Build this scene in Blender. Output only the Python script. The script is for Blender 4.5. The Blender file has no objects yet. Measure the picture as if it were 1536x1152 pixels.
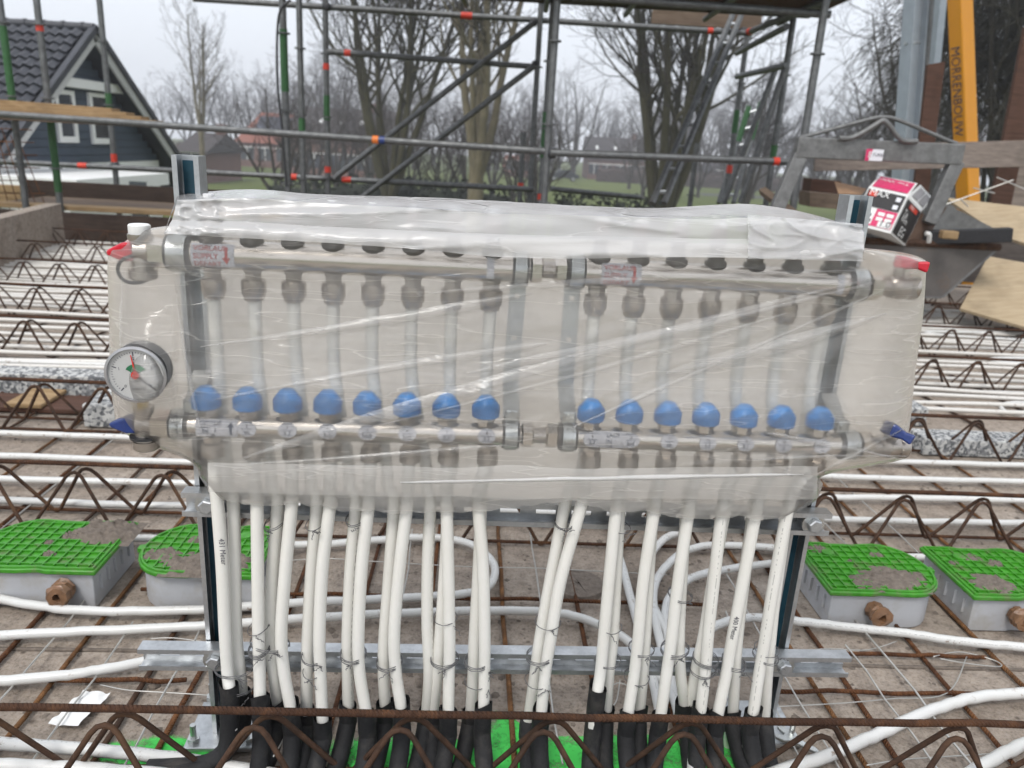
import bpy, math, random
from mathutils import Vector as V, Matrix, noise
random.seed(7)
sc = bpy.context.scene
# ------------------------------------------------------------------ camera
FPX = 1154.0; PITCH = math.radians(17.1); ROLL = math.radians(3.3)
CAM = V((0, 0, .87))
_f = V((0, math.cos(PITCH), -math.sin(PITCH))); _U = V((0, math.sin(PITCH), math.cos(PITCH))); _X = V((1, 0, 0))
_r = _X*math.cos(ROLL) + _U*math.sin(ROLL); _u = -_X*math.sin(ROLL) + _U*math.cos(ROLL)
cam = bpy.data.cameras.new('camera'); camo = bpy.data.objects.new('camera', cam); sc.collection.objects.link(camo)
camo.matrix_world = Matrix(((_r.x, _u.x, -_f.x, CAM.x), (_r.y, _u.y, -_f.y, CAM.y), (_r.z, _u.z, -_f.z, CAM.z), (0, 0, 0, 1)))
cam.sensor_width = 34.6; cam.lens = 34.6*FPX/1536; cam.clip_start = .02; cam.clip_end = 2000
cam.dof.use_dof = True; cam.dof.focus_distance = .98; cam.dof.aperture_fstop = 6.6
sc.camera = camo
# ------------------------------------------------------------------ overcast sky, soft sun, exposure
w = bpy.data.worlds.new('World'); sc.world = w; w.use_nodes = True
nt = w.node_tree; nt.nodes.clear()
SUN_EL, SUN_AZ = math.radians(52), math.radians(200)
sky = nt.nodes.new('ShaderNodeTexSky'); sky.sky_type = 'NISHITA'; sky.sun_disc = False
sky.sun_elevation = SUN_EL; sky.sun_rotation = SUN_AZ; sky.dust_density = 4; sky.air_density = 1.0
mx = nt.nodes.new('ShaderNodeMix'); mx.data_type = 'RGBA'; mx.inputs[0].default_value = .84
mx.inputs[7].default_value = (8.2, 8.55, 9.15, 1)
bg = nt.nodes.new('ShaderNodeBackground'); bg.inputs[1].default_value = .103
wo = nt.nodes.new('ShaderNodeOutputWorld')
nt.links.new(sky.outputs[0], mx.inputs[6]); nt.links.new(mx.outputs[2], bg.inputs[0]); nt.links.new(bg.outputs[0], wo.inputs[0])
sl = bpy.data.lights.new('sun', 'SUN'); sl.energy = 1.4; sl.angle = math.radians(18); sl.color = (1, .97, .93)
so = bpy.data.objects.new('sun', sl); sc.collection.objects.link(so)
so.rotation_euler = (math.pi/2 - SUN_EL, 0, math.pi - SUN_AZ + math.pi*0)
sd = V((math.sin(SUN_AZ)*math.cos(SUN_EL), math.cos(SUN_AZ)*math.cos(SUN_EL), math.sin(SUN_EL)))
so.rotation_euler = (-sd).to_track_quat('-Z', 'Y').to_euler()
sc.view_settings.view_transform = 'Standard'; sc.view_settings.look = 'None'
sc.view_settings.exposure = 0.5; sc.view_settings.gamma = 1
sc.render.engine = 'CYCLES'
cy = sc.cycles; cy.use_denoising = True; cy.max_bounces = 10; cy.diffuse_bounces = 3; cy.glossy_bounces = 3
cy.transmission_bounces = 6; cy.transparent_max_bounces = 16; cy.volume_bounces = 0; cy.caustics_reflective = False; cy.caustics_refractive = True
cy.sample_clamp_indirect = 5; cy.use_adaptive_sampling = True; cy.adaptive_threshold = .025
# ------------------------------------------------------------------ picture point -> place
def ray(px, py): return _f + _r*((px-768)/FPX) + _u*((576-py)/FPX)
def Pz(px, py, z): d = ray(px, py); return CAM + d*((z-CAM.z)/d.z)
def Py(px, py, D): d = ray(px, py); return CAM + d*(D/d.y)
def Px(px, py, X): d = ray(px, py); return CAM + d*(X/d.x)
YF = math.radians(5); UD = V((math.cos(YF), math.sin(YF), 0)); VD = V((-math.sin(YF), math.cos(YF), 0)); FO = V((0, .924, 0)); ZD = V((0, 0, 1))
def Pf(px, py, v): d = ray(px, py); return CAM + d*((v-(CAM-FO).dot(VD))/d.dot(VD))
def Fp(u, z, v): return FO + UD*u + VD*v + ZD*z
def uz(px, py, v): p = Pf(px, py, v); return (p-FO).dot(UD), p.z
GA = math.radians(3.3); GD = V((math.cos(GA), math.sin(GA), 0)); GN = V((-math.sin(GA), math.cos(GA), 0))   # girder direction on the deck
GROUND = -3.1
# ------------------------------------------------------------------ mesh helpers
COL = sc.collection
class MB:
    def __init__(s): s.v = []; s.f = []; s.uv = {}
    def add(s, vs, fs):
        o = len(s.v); s.v += [V(q) for q in vs]; s.f += [tuple(i+o for i in f) for f in fs]; return s
    def box(s, c, size, ax=(V((1,0,0)), V((0,1,0)), V((0,0,1)))):
        c = V(c); a, b, d = [ax[i]*(size[i]/2) for i in range(3)]
        vs = [c + a*x + b*y + d*z for z in (-1, 1) for y in (-1, 1) for x in (-1, 1)]
        return s.add(vs, [(0,2,3,1),(4,5,7,6),(0,1,5,4),(2,6,7,3),(0,4,6,2),(1,3,7,5)])
    def bx(s, p, q): p, q = V(p), V(q); return s.box((p+q)/2, [abs(q[i]-p[i]) for i in range(3)])
    def prism(s, poly, ext):
        n = len(poly); poly = [V(p) for p in poly]; ext = V(ext)
        return s.add(poly + [p+ext for p in poly], [tuple(range(n-1, -1, -1)), tuple(range(n, 2*n))] + [(i, (i+1) % n, n+(i+1) % n, n+i) for i in range(n)])
    def tube(s, pts, r, n=8, caps=True, closed=False, uv=False):
        pts = [V(p) for p in pts]; m = len(pts); o = len(s.v); rs = r if isinstance(r, (list, tuple)) else [r]*m
        prev = None; L = 0; Ls = []
        for i, p in enumerate(pts):
            if closed: t = pts[(i+1) % m]-pts[i-1]
            else: t = pts[min(i+1, m-1)]-pts[max(i-1, 0)]
            t = t.normalized() if t.length > 1e-9 else V((0, 0, 1))
            if prev is None: a = t.cross(V((0, 0, 1)) if abs(t.z) < .9 else V((1, 0, 0))).normalized()
            else:
                a = prev - t*prev.dot(t); a = a.normalized() if a.length > 1e-6 else t.orthogonal().normalized()
            prev = a; b = t.cross(a)
            if i: L += (p-pts[i-1]).length
            Ls.append(L)
            for k in range(n):
                th = 2*math.pi*k/n; s.v.append(p + a*(math.cos(th)*rs[i]) + b*(math.sin(th)*rs[i]))
        for i in range(m if closed else m-1):
            j = (i+1) % m
            for k in range(n):
                k2 = (k+1) % n; 
                if uv: s.uv[len(s.f)] = ((Ls[i], k/n), (Ls[j], k/n), (Ls[j], (k+1)/n), (Ls[i], (k+1)/n))
                s.f.append((o+i*n+k, o+j*n+k, o+j*n+k2, o+i*n+k2))
        if caps and not closed:
            s.f.append(tuple(o+k for k in range(n))); s.f.append(tuple(o+(m-1)*n+k for k in range(n-1, -1, -1)))
        return s
    def lathe(s, o, ax, prof, n=20, ref=None, caps=True):
        o = V(o); ax = V(ax).normalized(); a = V(ref) if ref else ax.orthogonal(); a = (a-ax*a.dot(ax)).normalized(); b = ax.cross(a); base = len(s.v)
        for t, r in prof:
            for k in range(n):
                th = 2*math.pi*k/n; s.v.append(o + ax*t + a*(math.cos(th)*r) + b*(math.sin(th)*r))
        for i in range(len(prof)-1):
            for k in range(n):
                k2 = (k+1) % n; s.f.append((base+i*n+k, base+i*n+k2, base+(i+1)*n+k2, base+(i+1)*n+k))
        if caps:
            s.f.append(tuple(base+k for k in range(n-1, -1, -1))); s.f.append(tuple(base+(len(prof)-1)*n+k for k in range(n)))
        return s
    def grid(s, P):
        o = len(s.v); h = len(P); wd = len(P[0])
        for row in P: s.v += row
        for i in range(h-1):
            for j in range(wd-1):
                s.f.append((o+i*wd+j, o+(i+1)*wd+j, o+(i+1)*wd+j+1, o+i*wd+j+1))
        return s
    def build(s, name, mat, parent=None, smooth=35, bevel=0):
        vs = s.v
        lo = V([min(p[i] for p in vs) for i in range(3)]); hi = V([max(p[i] for p in vs) for i in range(3)])
        org = V(((lo.x+hi.x)/2, (lo.y+hi.y)/2, lo.z))
        me = bpy.data.meshes.new(name); me.from_pydata([tuple(p-org) for p in vs], [], s.f)
        if s.uv:
            ul = me.uv_layers.new(name='UVMap').data
            for pi, uvs in s.uv.items():
                ls = me.polygons[pi].loop_start
                for k, q in enumerate(uvs): ul[ls+k].uv = q
        if smooth:
            me.polygons.foreach_set('use_smooth', [True]*len(me.polygons))
            if smooth < 180: me.set_sharp_from_angle(angle=math.radians(smooth))
        me.materials.append(mat); me.update()
        o = bpy.data.objects.new(name, me); COL.objects.link(o)
        if parent: o.parent = parent; o.location = org - parent['_o_vec'] if False else org - WORG[parent.name]
        else: o.location = org
        WORG[o.name] = org
        if bevel:
            md = o.modifiers.new('bevel', 'BEVEL'); md.width = bevel; md.segments = 2; md.limit_method = 'ANGLE'; md.angle_limit = math.radians(40)
        return o
WORG = {}
def tag(o, label, cat, group=None):
    o['label'] = label; o['category'] = cat
    if group: o['group'] = group
    return o
def thing(name, label, cat, loc=(0, 0, 0), group=None):
    o = bpy.data.objects.new(name, None); COL.objects.link(o); o.location = loc; o.empty_display_size = .05; WORG[o.name] = V(loc)
    return tag(o, label, cat, group)
def struct(o, kind='structure'): o['kind'] = kind; return o
def share(o, M, parent=None):   # a copy of a one-mesh object under a new matrix
    c = o.copy(); COL.objects.link(c); c.matrix_world = M
    WORG[c.name] = M.translation.copy()
    if parent: c.parent = parent; c.matrix_parent_inverse = Matrix.Translation(-WORG[parent.name])
    return c
def spline(pts, n=8):
    pts = [V(p) for p in pts]; out = []
    for i in range(len(pts)-1):
        p0 = pts[max(i-1, 0)]; p1 = pts[i]; p2 = pts[i+1]; p3 = pts[min(i+2, len(pts)-1)]
        for k in range(n):
            t = k/n; out.append(.5*((2*p1) + (p2-p0)*t + (2*p0-5*p1+4*p2-p3)*t*t + (3*p1-p0-3*p2+p3)*t**3))
    out.append(pts[-1]); return out
def nth(n): return str(n) + ('th' if 10 <= n % 100 <= 20 else {1: 'st', 2: 'nd', 3: 'rd'}.get(n % 10, 'th'))
ORD = ['first', 'second', 'third', 'fourth', 'fifth', 'sixth', 'seventh', 'eighth', 'ninth', 'tenth', 'eleventh', 'twelfth', 'thirteenth', 'fourteenth', 'fifteenth']
def text_mesh(name, s, size, fn, mat, parent, align='LEFT', sub=0):
    """flat lettering; fn maps (x, y) of the text plane to a place"""
    cu = bpy.data.curves.new('t', 'FONT'); cu.body = s; cu.size = size; cu.align_x = align; cu.resolution_u = 2
    t = bpy.data.objects.new('t', cu); COL.objects.link(t); bpy.context.view_layer.update()
    me = bpy.data.meshes.new_from_object(t); bpy.data.objects.remove(t); bpy.data.curves.remove(cu)
    b = MB(); b.add([fn(v.co.x, v.co.y) for v in me.vertices], [tuple(p.vertices) for p in me.polygons]); bpy.data.meshes.remove(me)
    return b.build(name, mat, parent, smooth=0)
# ------------------------------------------------------------------ materials
MATS = {}
class NT:
    def __init__(s, name):
        s.m = bpy.data.materials.new(name); s.m.use_nodes = True; s.t = s.m.node_tree; s.b = s.t.nodes['Principled BSDF']; s.out = s.t.nodes['Material Output']; s.co = None; MATS[name] = s.m
    def n(s, t, **k):
        q = s.t.nodes.new(t)
        for a, b in k.items(): setattr(q, a, b)
        return q
    def L(s, a, b): s.t.links.new(a, b)
    def coord(s, kind='Object', scale=None):
        c = s.n('ShaderNodeTexCoord').outputs[kind]
        if scale:
            mp = s.n('ShaderNodeMapping'); mp.inputs['Scale'].default_value = scale; s.L(c, mp.inputs[0]); c = mp.outputs[0]
        return c
    def world(s): return s.n('ShaderNodeNewGeometry').outputs['Position']
    def noise(s, scale, detail=4, rough=.6, co=None):
        q = s.n('ShaderNodeTexNoise'); q.inputs['Scale'].default_value = scale; q.inputs['Detail'].default_value = detail; q.inputs['Roughness'].default_value = rough
        if co is not None: s.L(co, q.inputs['Vector'])
        return q.outputs['Fac']
    def ramp(s, fac, stops):
        q = s.n('ShaderNodeValToRGB'); e = q.color_ramp.elements
        while len(e) < len(stops): e.new(.5)
        for i, (p, c) in enumerate(stops): e[i].position = p; e[i].color = (*c, 1) if len(c) == 3 else c
        s.L(fac, q.inputs[0]); return q.outputs[0]
    def mix(s, fac, a, b, mode='MIX'):
        q = s.n('ShaderNodeMix', data_type='RGBA', blend_type=mode)
        for i, x in ((0, fac), (6, a), (7, b)):
            if hasattr(x, 'links'): s.L(x, q.inputs[i])
            else: q.inputs[i].default_value = x if i == 0 else (*x, 1)
        return q.outputs[2]
    def bump(s, h, strength=.3, dist=.01):
        q = s.n('ShaderNodeBump'); q.inputs['Strength'].default_value = strength; q.inputs['Distance'].default_value = dist; s.L(h, q.inputs['Height']); s.L(q.outputs[0], s.b.inputs['Normal']); return q.outputs[0]
    def set(s, **k):
        for a, b in k.items():
            a = {'color': 'Base Color', 'rough': 'Roughness', 'metal': 'Metallic', 'spec': 'Specular IOR Level', 'alpha': 'Alpha', 'trans': 'Transmission Weight', 'ior': 'IOR', 'sss': 'Subsurface Weight', 'coat': 'Coat Weight'}[a]
            i = s.b.inputs[a]
            if hasattr(b, 'links'): s.L(b, i)
            else: i.default_value = (*b, 1) if a == 'Base Color' else b
        return s
def g3(v): return (v, v, v)
def simple(name, c, rough=.5, metal=0, var=.25, scale=30, bump=0, dirt=None, dscale=6, spec=.5, world=True):
    q = NT(name); co = q.world() if world else q.coord()
    nz = q.noise(scale, 5, .65, co)
    col = q.ramp(nz, [(.25, tuple(x*(1-var) for x in c)), (.75, tuple(min(1, x*(1+var)) for x in c))])
    if dirt:
        d = q.ramp(q.noise(dscale, 6, .7, co), [(.52, g3(0)), (.68, g3(1))]); col = q.mix(d, col, dirt)
    q.set(color=col, rough=rough, metal=metal, spec=spec)
    if bump: q.bump(nz, bump, .004)
    return q.m
def mat_concrete():
    q = NT('concrete'); co = q.world()
    a = q.noise(2.2, 6, .65, co); b = q.noise(38, 8, .75, co); c = q.noise(9, 6, .65, co); e_ = q.noise(170, 4, .75, co)
    col = q.ramp(a, [(.3, (.235, .185, .14)), (.5, (.365, .30, .24)), (.72, (.45, .39, .33))])
    col = q.mix(q.ramp(b, [(.42, g3(0)), (.66, g3(.85))]), col, (.12, .092, .072)); col = q.mix(q.ramp(e_, [(.4, g3(.0)), (.7, g3(.6))]), col, (.43, .385, .34)); col = q.mix(q.ramp(e_, [(.3, g3(.6)), (.45, g3(0))]), col, (.07, .055, .043))
    col = q.mix(q.ramp(c, [(.56, g3(0)), (.7, g3(.6))]), col, (.11, .08, .058))
    vo = q.n('ShaderNodeTexVoronoi'); vo.inputs['Scale'].default_value = 26; q.L(co, vo.inputs['Vector'])
    col = q.mix(q.ramp(vo.outputs['Distance'], [(.05, g3(.85)), (.16, g3(0))]), col, (.085, .065, .05))
    q.set(color=col, rough=q.ramp(a, [(.3, g3(.6)), (.7, g3(.9))]), spec=.3)
    q.bump(q.mix(.35, q.mix(.5, b, c), e_), .8, .012); return q.m
def mat_rust(name, a, b2, c2, ribs=True, scale=60):
    q = NT(name); co = q.world(); n1 = q.noise(scale, 6, .7, co); n2 = q.noise(9, 3, .6, co)
    col = q.ramp(n1, [(.3, a), (.55, b2), (.78, c2)]); col = q.mix(q.ramp(n2, [(.35, g3(.65)), (.48, g3(0))]), col, a); col = q.mix(q.ramp(n2, [(.55, g3(0)), (.72, g3(.7))]), col, c2)
    q.set(color=col, rough=.85, spec=.25)
    if ribs:
        uvn = q.coord('UV'); wv = q.n('ShaderNodeTexWave'); wv.wave_type = 'BANDS'; wv.inputs['Scale'].default_value = 55; wv.inputs['Distortion'].default_value = .6
        mp = q.n('ShaderNodeMapping'); mp.inputs['Rotation'].default_value = (0, 0, .02); q.L(uvn, mp.inputs[0]); q.L(mp.outputs[0], wv.inputs['Vector'])
        q.bump(q.mix(.35, wv.outputs['Fac'], n1), .9, .003)
    else: q.bump(n1, .6, .002)
    return q.m
def mat_pipe(name, base, dirty, spk=.64):
    q = NT(name); co = q.world(); n1 = q.noise(7, 5, .7, co); n2 = q.noise(70, 5, .75, co); n3 = q.noise(18, 5, .7, co)
    col = q.mix(q.ramp(n1, [(.45, g3(0)), (.8, g3(.45))]), base, tuple(x*.86*y for x, y in zip(base, (1, .97, .9))))
    d = q.ramp(n2, [(spk, g3(0)), (spk+.08, g3(1))]); d2 = q.ramp(n3, [(.5, g3(0)), (.62, g3(1))])
    col = q.mix(q.mix(1.0, d, d2, 'MULTIPLY'), col, dirty)
    # faint print line: dashes along the pipe
    uvn = q.coord('UV', (420, 1, 1)); wn = q.n('ShaderNodeTexWhiteNoise', noise_dimensions='1D')
    sx = q.n('ShaderNodeSeparateXYZ'); q.L(uvn, sx.inputs[0])
    fl = q.n('ShaderNodeMath', operation='FLOOR'); q.L(sx.outputs[0], fl.inputs[0]); q.L(fl.outputs[0], wn.inputs['W'])
    on = q.n('ShaderNodeMath', operation='GREATER_THAN'); on.inputs[1].default_value = .45; q.L(wn.outputs['Value'], on.inputs[0])
    cm = q.n('ShaderNodeMath', operation='COMPARE'); cm.inputs[1].default_value = .62; cm.inputs[2].default_value = .012; q.L(sx.outputs[1], cm.inputs[0]); oi = q.n('ShaderNodeObjectInfo'); om = q.n('ShaderNodeMath', operation='MULTIPLY_ADD'); om.inputs[1].default_value = .45; om.inputs[2].default_value = .42; q.L(oi.outputs['Random'], om.inputs[0]); q.L(om.outputs[0], cm.inputs[1])
    mu = q.n('ShaderNodeMath', operation='MULTIPLY'); q.L(on.outputs[0], mu.inputs[0]); q.L(cm.outputs[0], mu.inputs[1])
    m2 = q.n('ShaderNodeMath', operation='MULTIPLY'); q.L(mu.outputs[0], m2.inputs[0]); m2.inputs[1].default_value = .5
    col = q.mix(m2.outputs[0], col, (.2, .2, .19))
    q.set(color=col, rough=.3, spec=.5); return q.m
def mat_galv(name='galvanised', c=(.58, .60, .615), rough=.38):
    q = NT(name); co = q.world(); vo = q.n('ShaderNodeTexVoronoi'); vo.inputs['Scale'].default_value = 220; q.L(co, vo.inputs['Vector'])
    n1 = q.noise(25, 4, .6, co)
    col = q.mix(.3, q.ramp(n1, [(.3, tuple(x*.72 for x in c)), (.7, c)]), q.ramp(vo.outputs['Color'], [(.2, g3(.35)), (.8, g3(.65))]), 'SOFT_LIGHT')
    q.set(color=col, rough=q.ramp(n1, [(.3, g3(rough+.12)), (.7, g3(rough-.08))]), metal=.85); return q.m
def mat_film(name, op, tint, gloss=.22, wr=.5, var=.1, tl_share=.5, scl=(5, 5, 26), fk=.45, blur=0, crease=.35):
    """milky polythene: partly clear, the rest scatters light both ways; crumple relief"""
    q = NT(name); t = q.t; t.nodes.remove(q.b); co = q.world()
    mp = q.n('ShaderNodeMapping'); mp.inputs['Rotation'].default_value = (0, -.3, 0); mp.inputs['Scale'].default_value = scl; q.L(co, mp.inputs[0])
    n1 = q.noise(1.0, 5, .6, mp.outputs[0]); n2 = q.noise(3.2, 6, .7, mp.outputs[0])
    bp = q.n('ShaderNodeBump'); bp.inputs['Strength'].default_value = wr; bp.inputs['Distance'].default_value = .006; mp2 = q.n('ShaderNodeMapping'); mp2.inputs['Rotation'].default_value = (0, .27, 0); mp2.inputs['Scale'].default_value = (3.2, 3.2, 30); q.L(co, mp2.inputs[0])
    n3 = q.noise(1.0, 3, .55, mp2.outputs[0]); cr_ = q.ramp(n3, [(.482, g3(0)), (.497, g3(1)), (.501, g3(0)), (.612, g3(0)), (.626, g3(.8)), (.63, g3(0))])
    q.L(q.mix(crease, q.mix(.4, n1, n2), cr_, 'ADD'), bp.inputs['Height'])
    df = q.n('ShaderNodeBsdfDiffuse'); tl = q.n('ShaderNodeBsdfTranslucent'); tr = q.n('ShaderNodeBsdfTransparent'); gl = q.n('ShaderNodeBsdfGlossy')
    for s in (df, tl): s.inputs[0].default_value = (*tint, 1); q.L(bp.outputs[0], s.inputs['Normal'])
    gl.inputs['Roughness'].default_value = gloss; gl.inputs[0].default_value = (1, 1, 1, 1); q.L(bp.outputs[0], gl.inputs['Normal'])
    def clear():
        if not blur: return tr.outputs[0]
        rf_ = q.n('ShaderNodeBsdfRefraction'); rf_.inputs['Roughness'].default_value = .36; rf_.inputs['IOR'].default_value = 1.22; mm = q.n('ShaderNodeMixShader'); mm.inputs[0].default_value = blur
        q.L(tr.outputs[0], mm.inputs[1]); q.L(rf_.outputs[0], mm.inputs[2]); return mm.outputs[0]
    m1 = q.n('ShaderNodeMixShader'); m1.inputs[0].default_value = tl_share; q.L(df.outputs[0], m1.inputs[1]); q.L(tl.outputs[0], m1.inputs[2])
    m2 = q.n('ShaderNodeMixShader'); q.L(q.mix(crease*.35, q.ramp(n1, [(.3, g3(max(0, op-var))), (.7, g3(min(1, op+var)))]), cr_, 'ADD'), m2.inputs[0]); q.L(clear(), m2.inputs[1]); q.L(m1.outputs[0], m2.inputs[2])
    fr = q.n('ShaderNodeFresnel'); fr.inputs[0].default_value = 1.42; q.L(bp.outputs[0], fr.inputs['Normal'])
    m3 = q.n('ShaderNodeMixShader'); fm = q.n('ShaderNodeMath', operation='MULTIPLY'); fm.inputs[1].default_value = fk; q.L(fr.outputs[0], fm.inputs[0]); q.L(fm.outputs[0], m3.inputs[0]); q.L(m2.outputs[0], m3.inputs[1]); q.L(gl.outputs[0], m3.inputs[2])
    q.L(m3.outputs[0], q.out.inputs[0]); return q.m
def mat_wood(name, a, b2, rough=.8):
    q = NT(name); co = q.coord('Object', (3, 45, 45)); n1 = q.noise(1.2, 6, .65, co); n2 = q.noise(5, 4, .6, q.world())
    col = q.ramp(n1, [(.3, a), (.7, b2)]); col = q.mix(q.ramp(n2, [(.5, g3(0)), (.75, g3(.5))]), col, tuple(x*.5 for x in a))
    q.set(color=col, rough=rough, spec=.25); q.bump(n1, .3, .003); return q.m
def mat_eps():
    q = NT('speckled_foam'); co = q.world(); vo = q.n('ShaderNodeTexVoronoi'); vo.inputs['Scale'].default_value = 110; q.L(co, vo.inputs['Vector'])
    sp = q.n('ShaderNodeSeparateColor'); q.L(vo.outputs['Color'], sp.inputs[0])
    q.set(color=q.ramp(sp.outputs[0], [(.3, (.52, .52, .5)), (.55, (.26, .265, .27)), (.85, (.11, .115, .12))]), rough=.9); return q.m
def mat_grass():
    q = NT('grass'); co = q.world(); a = q.noise(.09, 5, .6, co); b = q.noise(1.8, 6, .7, co)
    col = q.ramp(a, [(.3, (.09, .12, .03)), (.6, (.135, .17, .045)), (.8, (.17, .17, .07))])
    col = q.mix(q.ramp(b, [(.3, g3(0)), (.7, g3(.5))]), col, (.06, .06, .03)); q.set(color=col, rough=.95, spec=.1); return q.m
def mat_paint():
    q = NT('green_spray_paint'); co = q.world(); n1 = q.noise(22, 6, .75, co); n2 = q.noise(150, 4, .7, co)
    q.set(color=(.06, .62, .09), rough=.7); u = q.coord('UV'); s = q.n('ShaderNodeSeparateXYZ'); q.L(u, s.inputs[0])
    ad = q.n('ShaderNodeMath', operation='ADD'); q.L(s.outputs[0], ad.inputs[0]); q.L(q.mix(.35, n1, n2), ad.inputs[1])
    q.set(alpha=q.ramp(ad.outputs[0], [(.66, g3(0)), (.86, g3(.95))])); return q.m
M_conc = mat_concrete()
M_rust = mat_rust('rust', (.05, .022, .011), (.12, .05, .022), (.24, .105, .04))
M_rustg = mat_rust('girder_rust', (.038, .018, .011), (.075, .036, .02), (.15, .066, .028))
M_rusto = mat_rust('orange_rust', (.07, .035, .015), (.18, .085, .035), (.34, .17, .07))
M_rustd = mat_rust('dark_rust', (.03, .018, .012), (.065, .035, .022), (.11, .06, .032), False)
M_pipe = mat_pipe('floor_pipe_white', (.64, .64, .62), (.20, .13, .08), .56)
M_pipef = mat_pipe('far_pipe_white', (.66, .64, .60), (.2, .13, .08), .56)
M_pipev = mat_pipe('riser_pipe_milky', (.78, .77, .72), (.42, .36, .27), .66)
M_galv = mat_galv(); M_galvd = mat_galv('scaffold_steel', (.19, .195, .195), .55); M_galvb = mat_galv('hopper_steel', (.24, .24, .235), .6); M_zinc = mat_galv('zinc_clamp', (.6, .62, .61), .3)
M_teal = simple('teal_strip', (.018, .065, .095), .3, .3, .2, 60)
M_nick = simple('nickel', (.62, .57, .51), .24, 1, .06, 8); M_nickd = simple('matt_nickel', (.44, .40, .36), .36, .9, .08, 20)
M_blue = simple('blue_plastic', (.012, .235, .64), .38, 0, .12, 50); M_navy = simple('navy_handle', (.018, .04, .17), .35); M_red = simple('red_handle', (.55, .012, .03), .3, 0, .08)
M_black = simple('black_foam', (.012, .012, .013), .75, 0, .4, 200, .3, (.05, .045, .04), 12); M_blackp = simple('black_plastic', (.03, .031, .034), .4); M_mbase = simple('meter_base_grey', (.11, .10, .09), .4, .4)
M_white = simple('white_paint', (.80, .80, .78), .5, 0, .05); M_paper = simple('paper', (.74, .74, .78), .6, 0, .03); M_ink = simple('ink', (.04, .04, .06), .7); M_inkb = simple('blue_grey_ink', (.03, .06, .12), .6); M_redink = simple('red_ink', (.62, .03, .02), .6)
M_film = mat_film('milky_film', .165, (1.0, .965, .915), .13, .22, .05, .42, fk=.85, blur=.22, crease=.5); M_filmb = mat_film('film_back', .93, (.95, .88, .785), .4, .2, .03, .45, fk=.2, crease=0)
M_flap = mat_film('film_flap', .68, (.99, .985, .975), .2, .22, .04, .42, (4, 4, 24), fk=.9); M_hem = mat_film('film_hem', .34, (.99, .965, .93), .2, .3, .05, .5); M_top = mat_film('film_loose', .48, (.96, .955, .95), .2, .4, .1, .5, (10, 10, 16), fk=.9); M_fold = mat_film('film_fold', .15, (.98, .97, .95), .14, .4, .08, .42, fk=.8)
M_lid = simple('green_lid', (.045, .25, .014), .38, 0, .35, 60, 0, (.11, .14, .06), 30); M_boxg = simple('grey_box', (.42, .43, .45), .5, 0, .06, 20, 0, (.36, .35, .33), 12)
M_mud = simple('mud', (.155, .128, .105), .95, 0, .45, 90, .8); M_tape = simple('brown_tape', (.20, .11, .06), .3, 0, .45, 45, .6)
M_wire = simple('grey_wire', (.16, .16, .165), .5, .6, .2); M_wirel = simple('bright_wire', (.5, .49, .46), .4, .7, .2)
M_eps = mat_eps(); M_paint = mat_paint(); M_grass = mat_grass()
M_wood = mat_wood('weathered_plank', (.10, .07, .05), (.20, .15, .11)); M_woodl = mat_wood('pale_plank', (.24, .155, .075), (.38, .265, .145)); M_woodr = mat_wood('red_brown_board', (.06, .03, .02), (.115, .06, .042)); M_woodg = mat_wood('grey_plank', (.17, .135, .115), (.30, .25, .215)); M_woodd = mat_wood('dark_plank', (.03, .02, .016), (.07, .048, .036))
M_ply = mat_wood('plywood', (.33, .25, .155), (.45, .36, .24)); M_plyb = mat_wood('plywood_face', (.07, .06, .055), (.13, .11, .10)); M_timb = simple('black_timber', (.018, .018, .02), .8, 0, .4, 60, .3)
M_orange = simple('orange_steel', (.60, .245, .005), .4, 0, .06, 3); M_grn = simple('green_band', (.022, .10, .024), .5); M_redb = simple('red_band', (.62, .045, .02), .5); M_orb = simple('orange_band', (.7, .18, .03), .5)
M_card = simple('cardboard', (.33, .2, .115), .8, 0, .1); M_carddk = simple('cardboard_dark', (.10, .06, .04), .8, 0, .1); M_pink = simple('pink_print', (.62, .03, .13), .5); M_bprint = simple('black_print', (.022, .02, .021), .5); M_gprint = simple('grey_print', (.3, .29, .3), .6)
M_bark = simple('bark', (.04, .033, .023), .95, 0, .35, 3, .5); M_barkg = simple('green_bark', (.052, .047, .022), .95, 0, .35, 3, .5); M_barkp = simple('pale_bark', (.15, .128, .08), .95, 0, .4, 2, .5); M_twig = simple('twig', (.024, .018, .013), .95); M_twigr = simple('far_twig', (.038, .027, .021), .95); M_twigd = simple('dark_twig', (.03, .027, .016), .95)
M_hedge = simple('hedge_leaf', (.014, .018, .009), .9, 0, .4, 1.5); M_bush = simple('brown_shrub', (.06, .04, .028), .95)
M_tile = simple('roof_tile', (.032, .034, .042), .38, 0, .25, 3); M_clad = simple('blue_grey_cladding', (.045, .063, .09), .55, 0, .1, 4); M_shade = simple('dark_soffit', (.02, .021, .025), .7); M_glass = simple('window_glass', (.04, .046, .055), .08, 0, .1, 2, 0, None, 6, .8)
M_rtile = simple('red_roof', (.22, .07, .04), .8, 0, .2, .6); M_brick = simple('brick', (.16, .085, .065), .9, 0, .2, .5); M_solar = simple('solar_panel', (.02, .026, .045), .2); M_droof = simple('dark_roof', (.045, .037, .035), .85, 0, .2, .6); M_road = simple('asphalt', (.06, .06, .06), .9)
M_car = simple('dark_car_paint', (.015, .017, .02), .25, .2); M_carw = simple('pale_car_paint', (.5, .53, .58), .3, .1); M_tyre = simple('tyre', (.015, .015, .015), .9)
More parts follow.
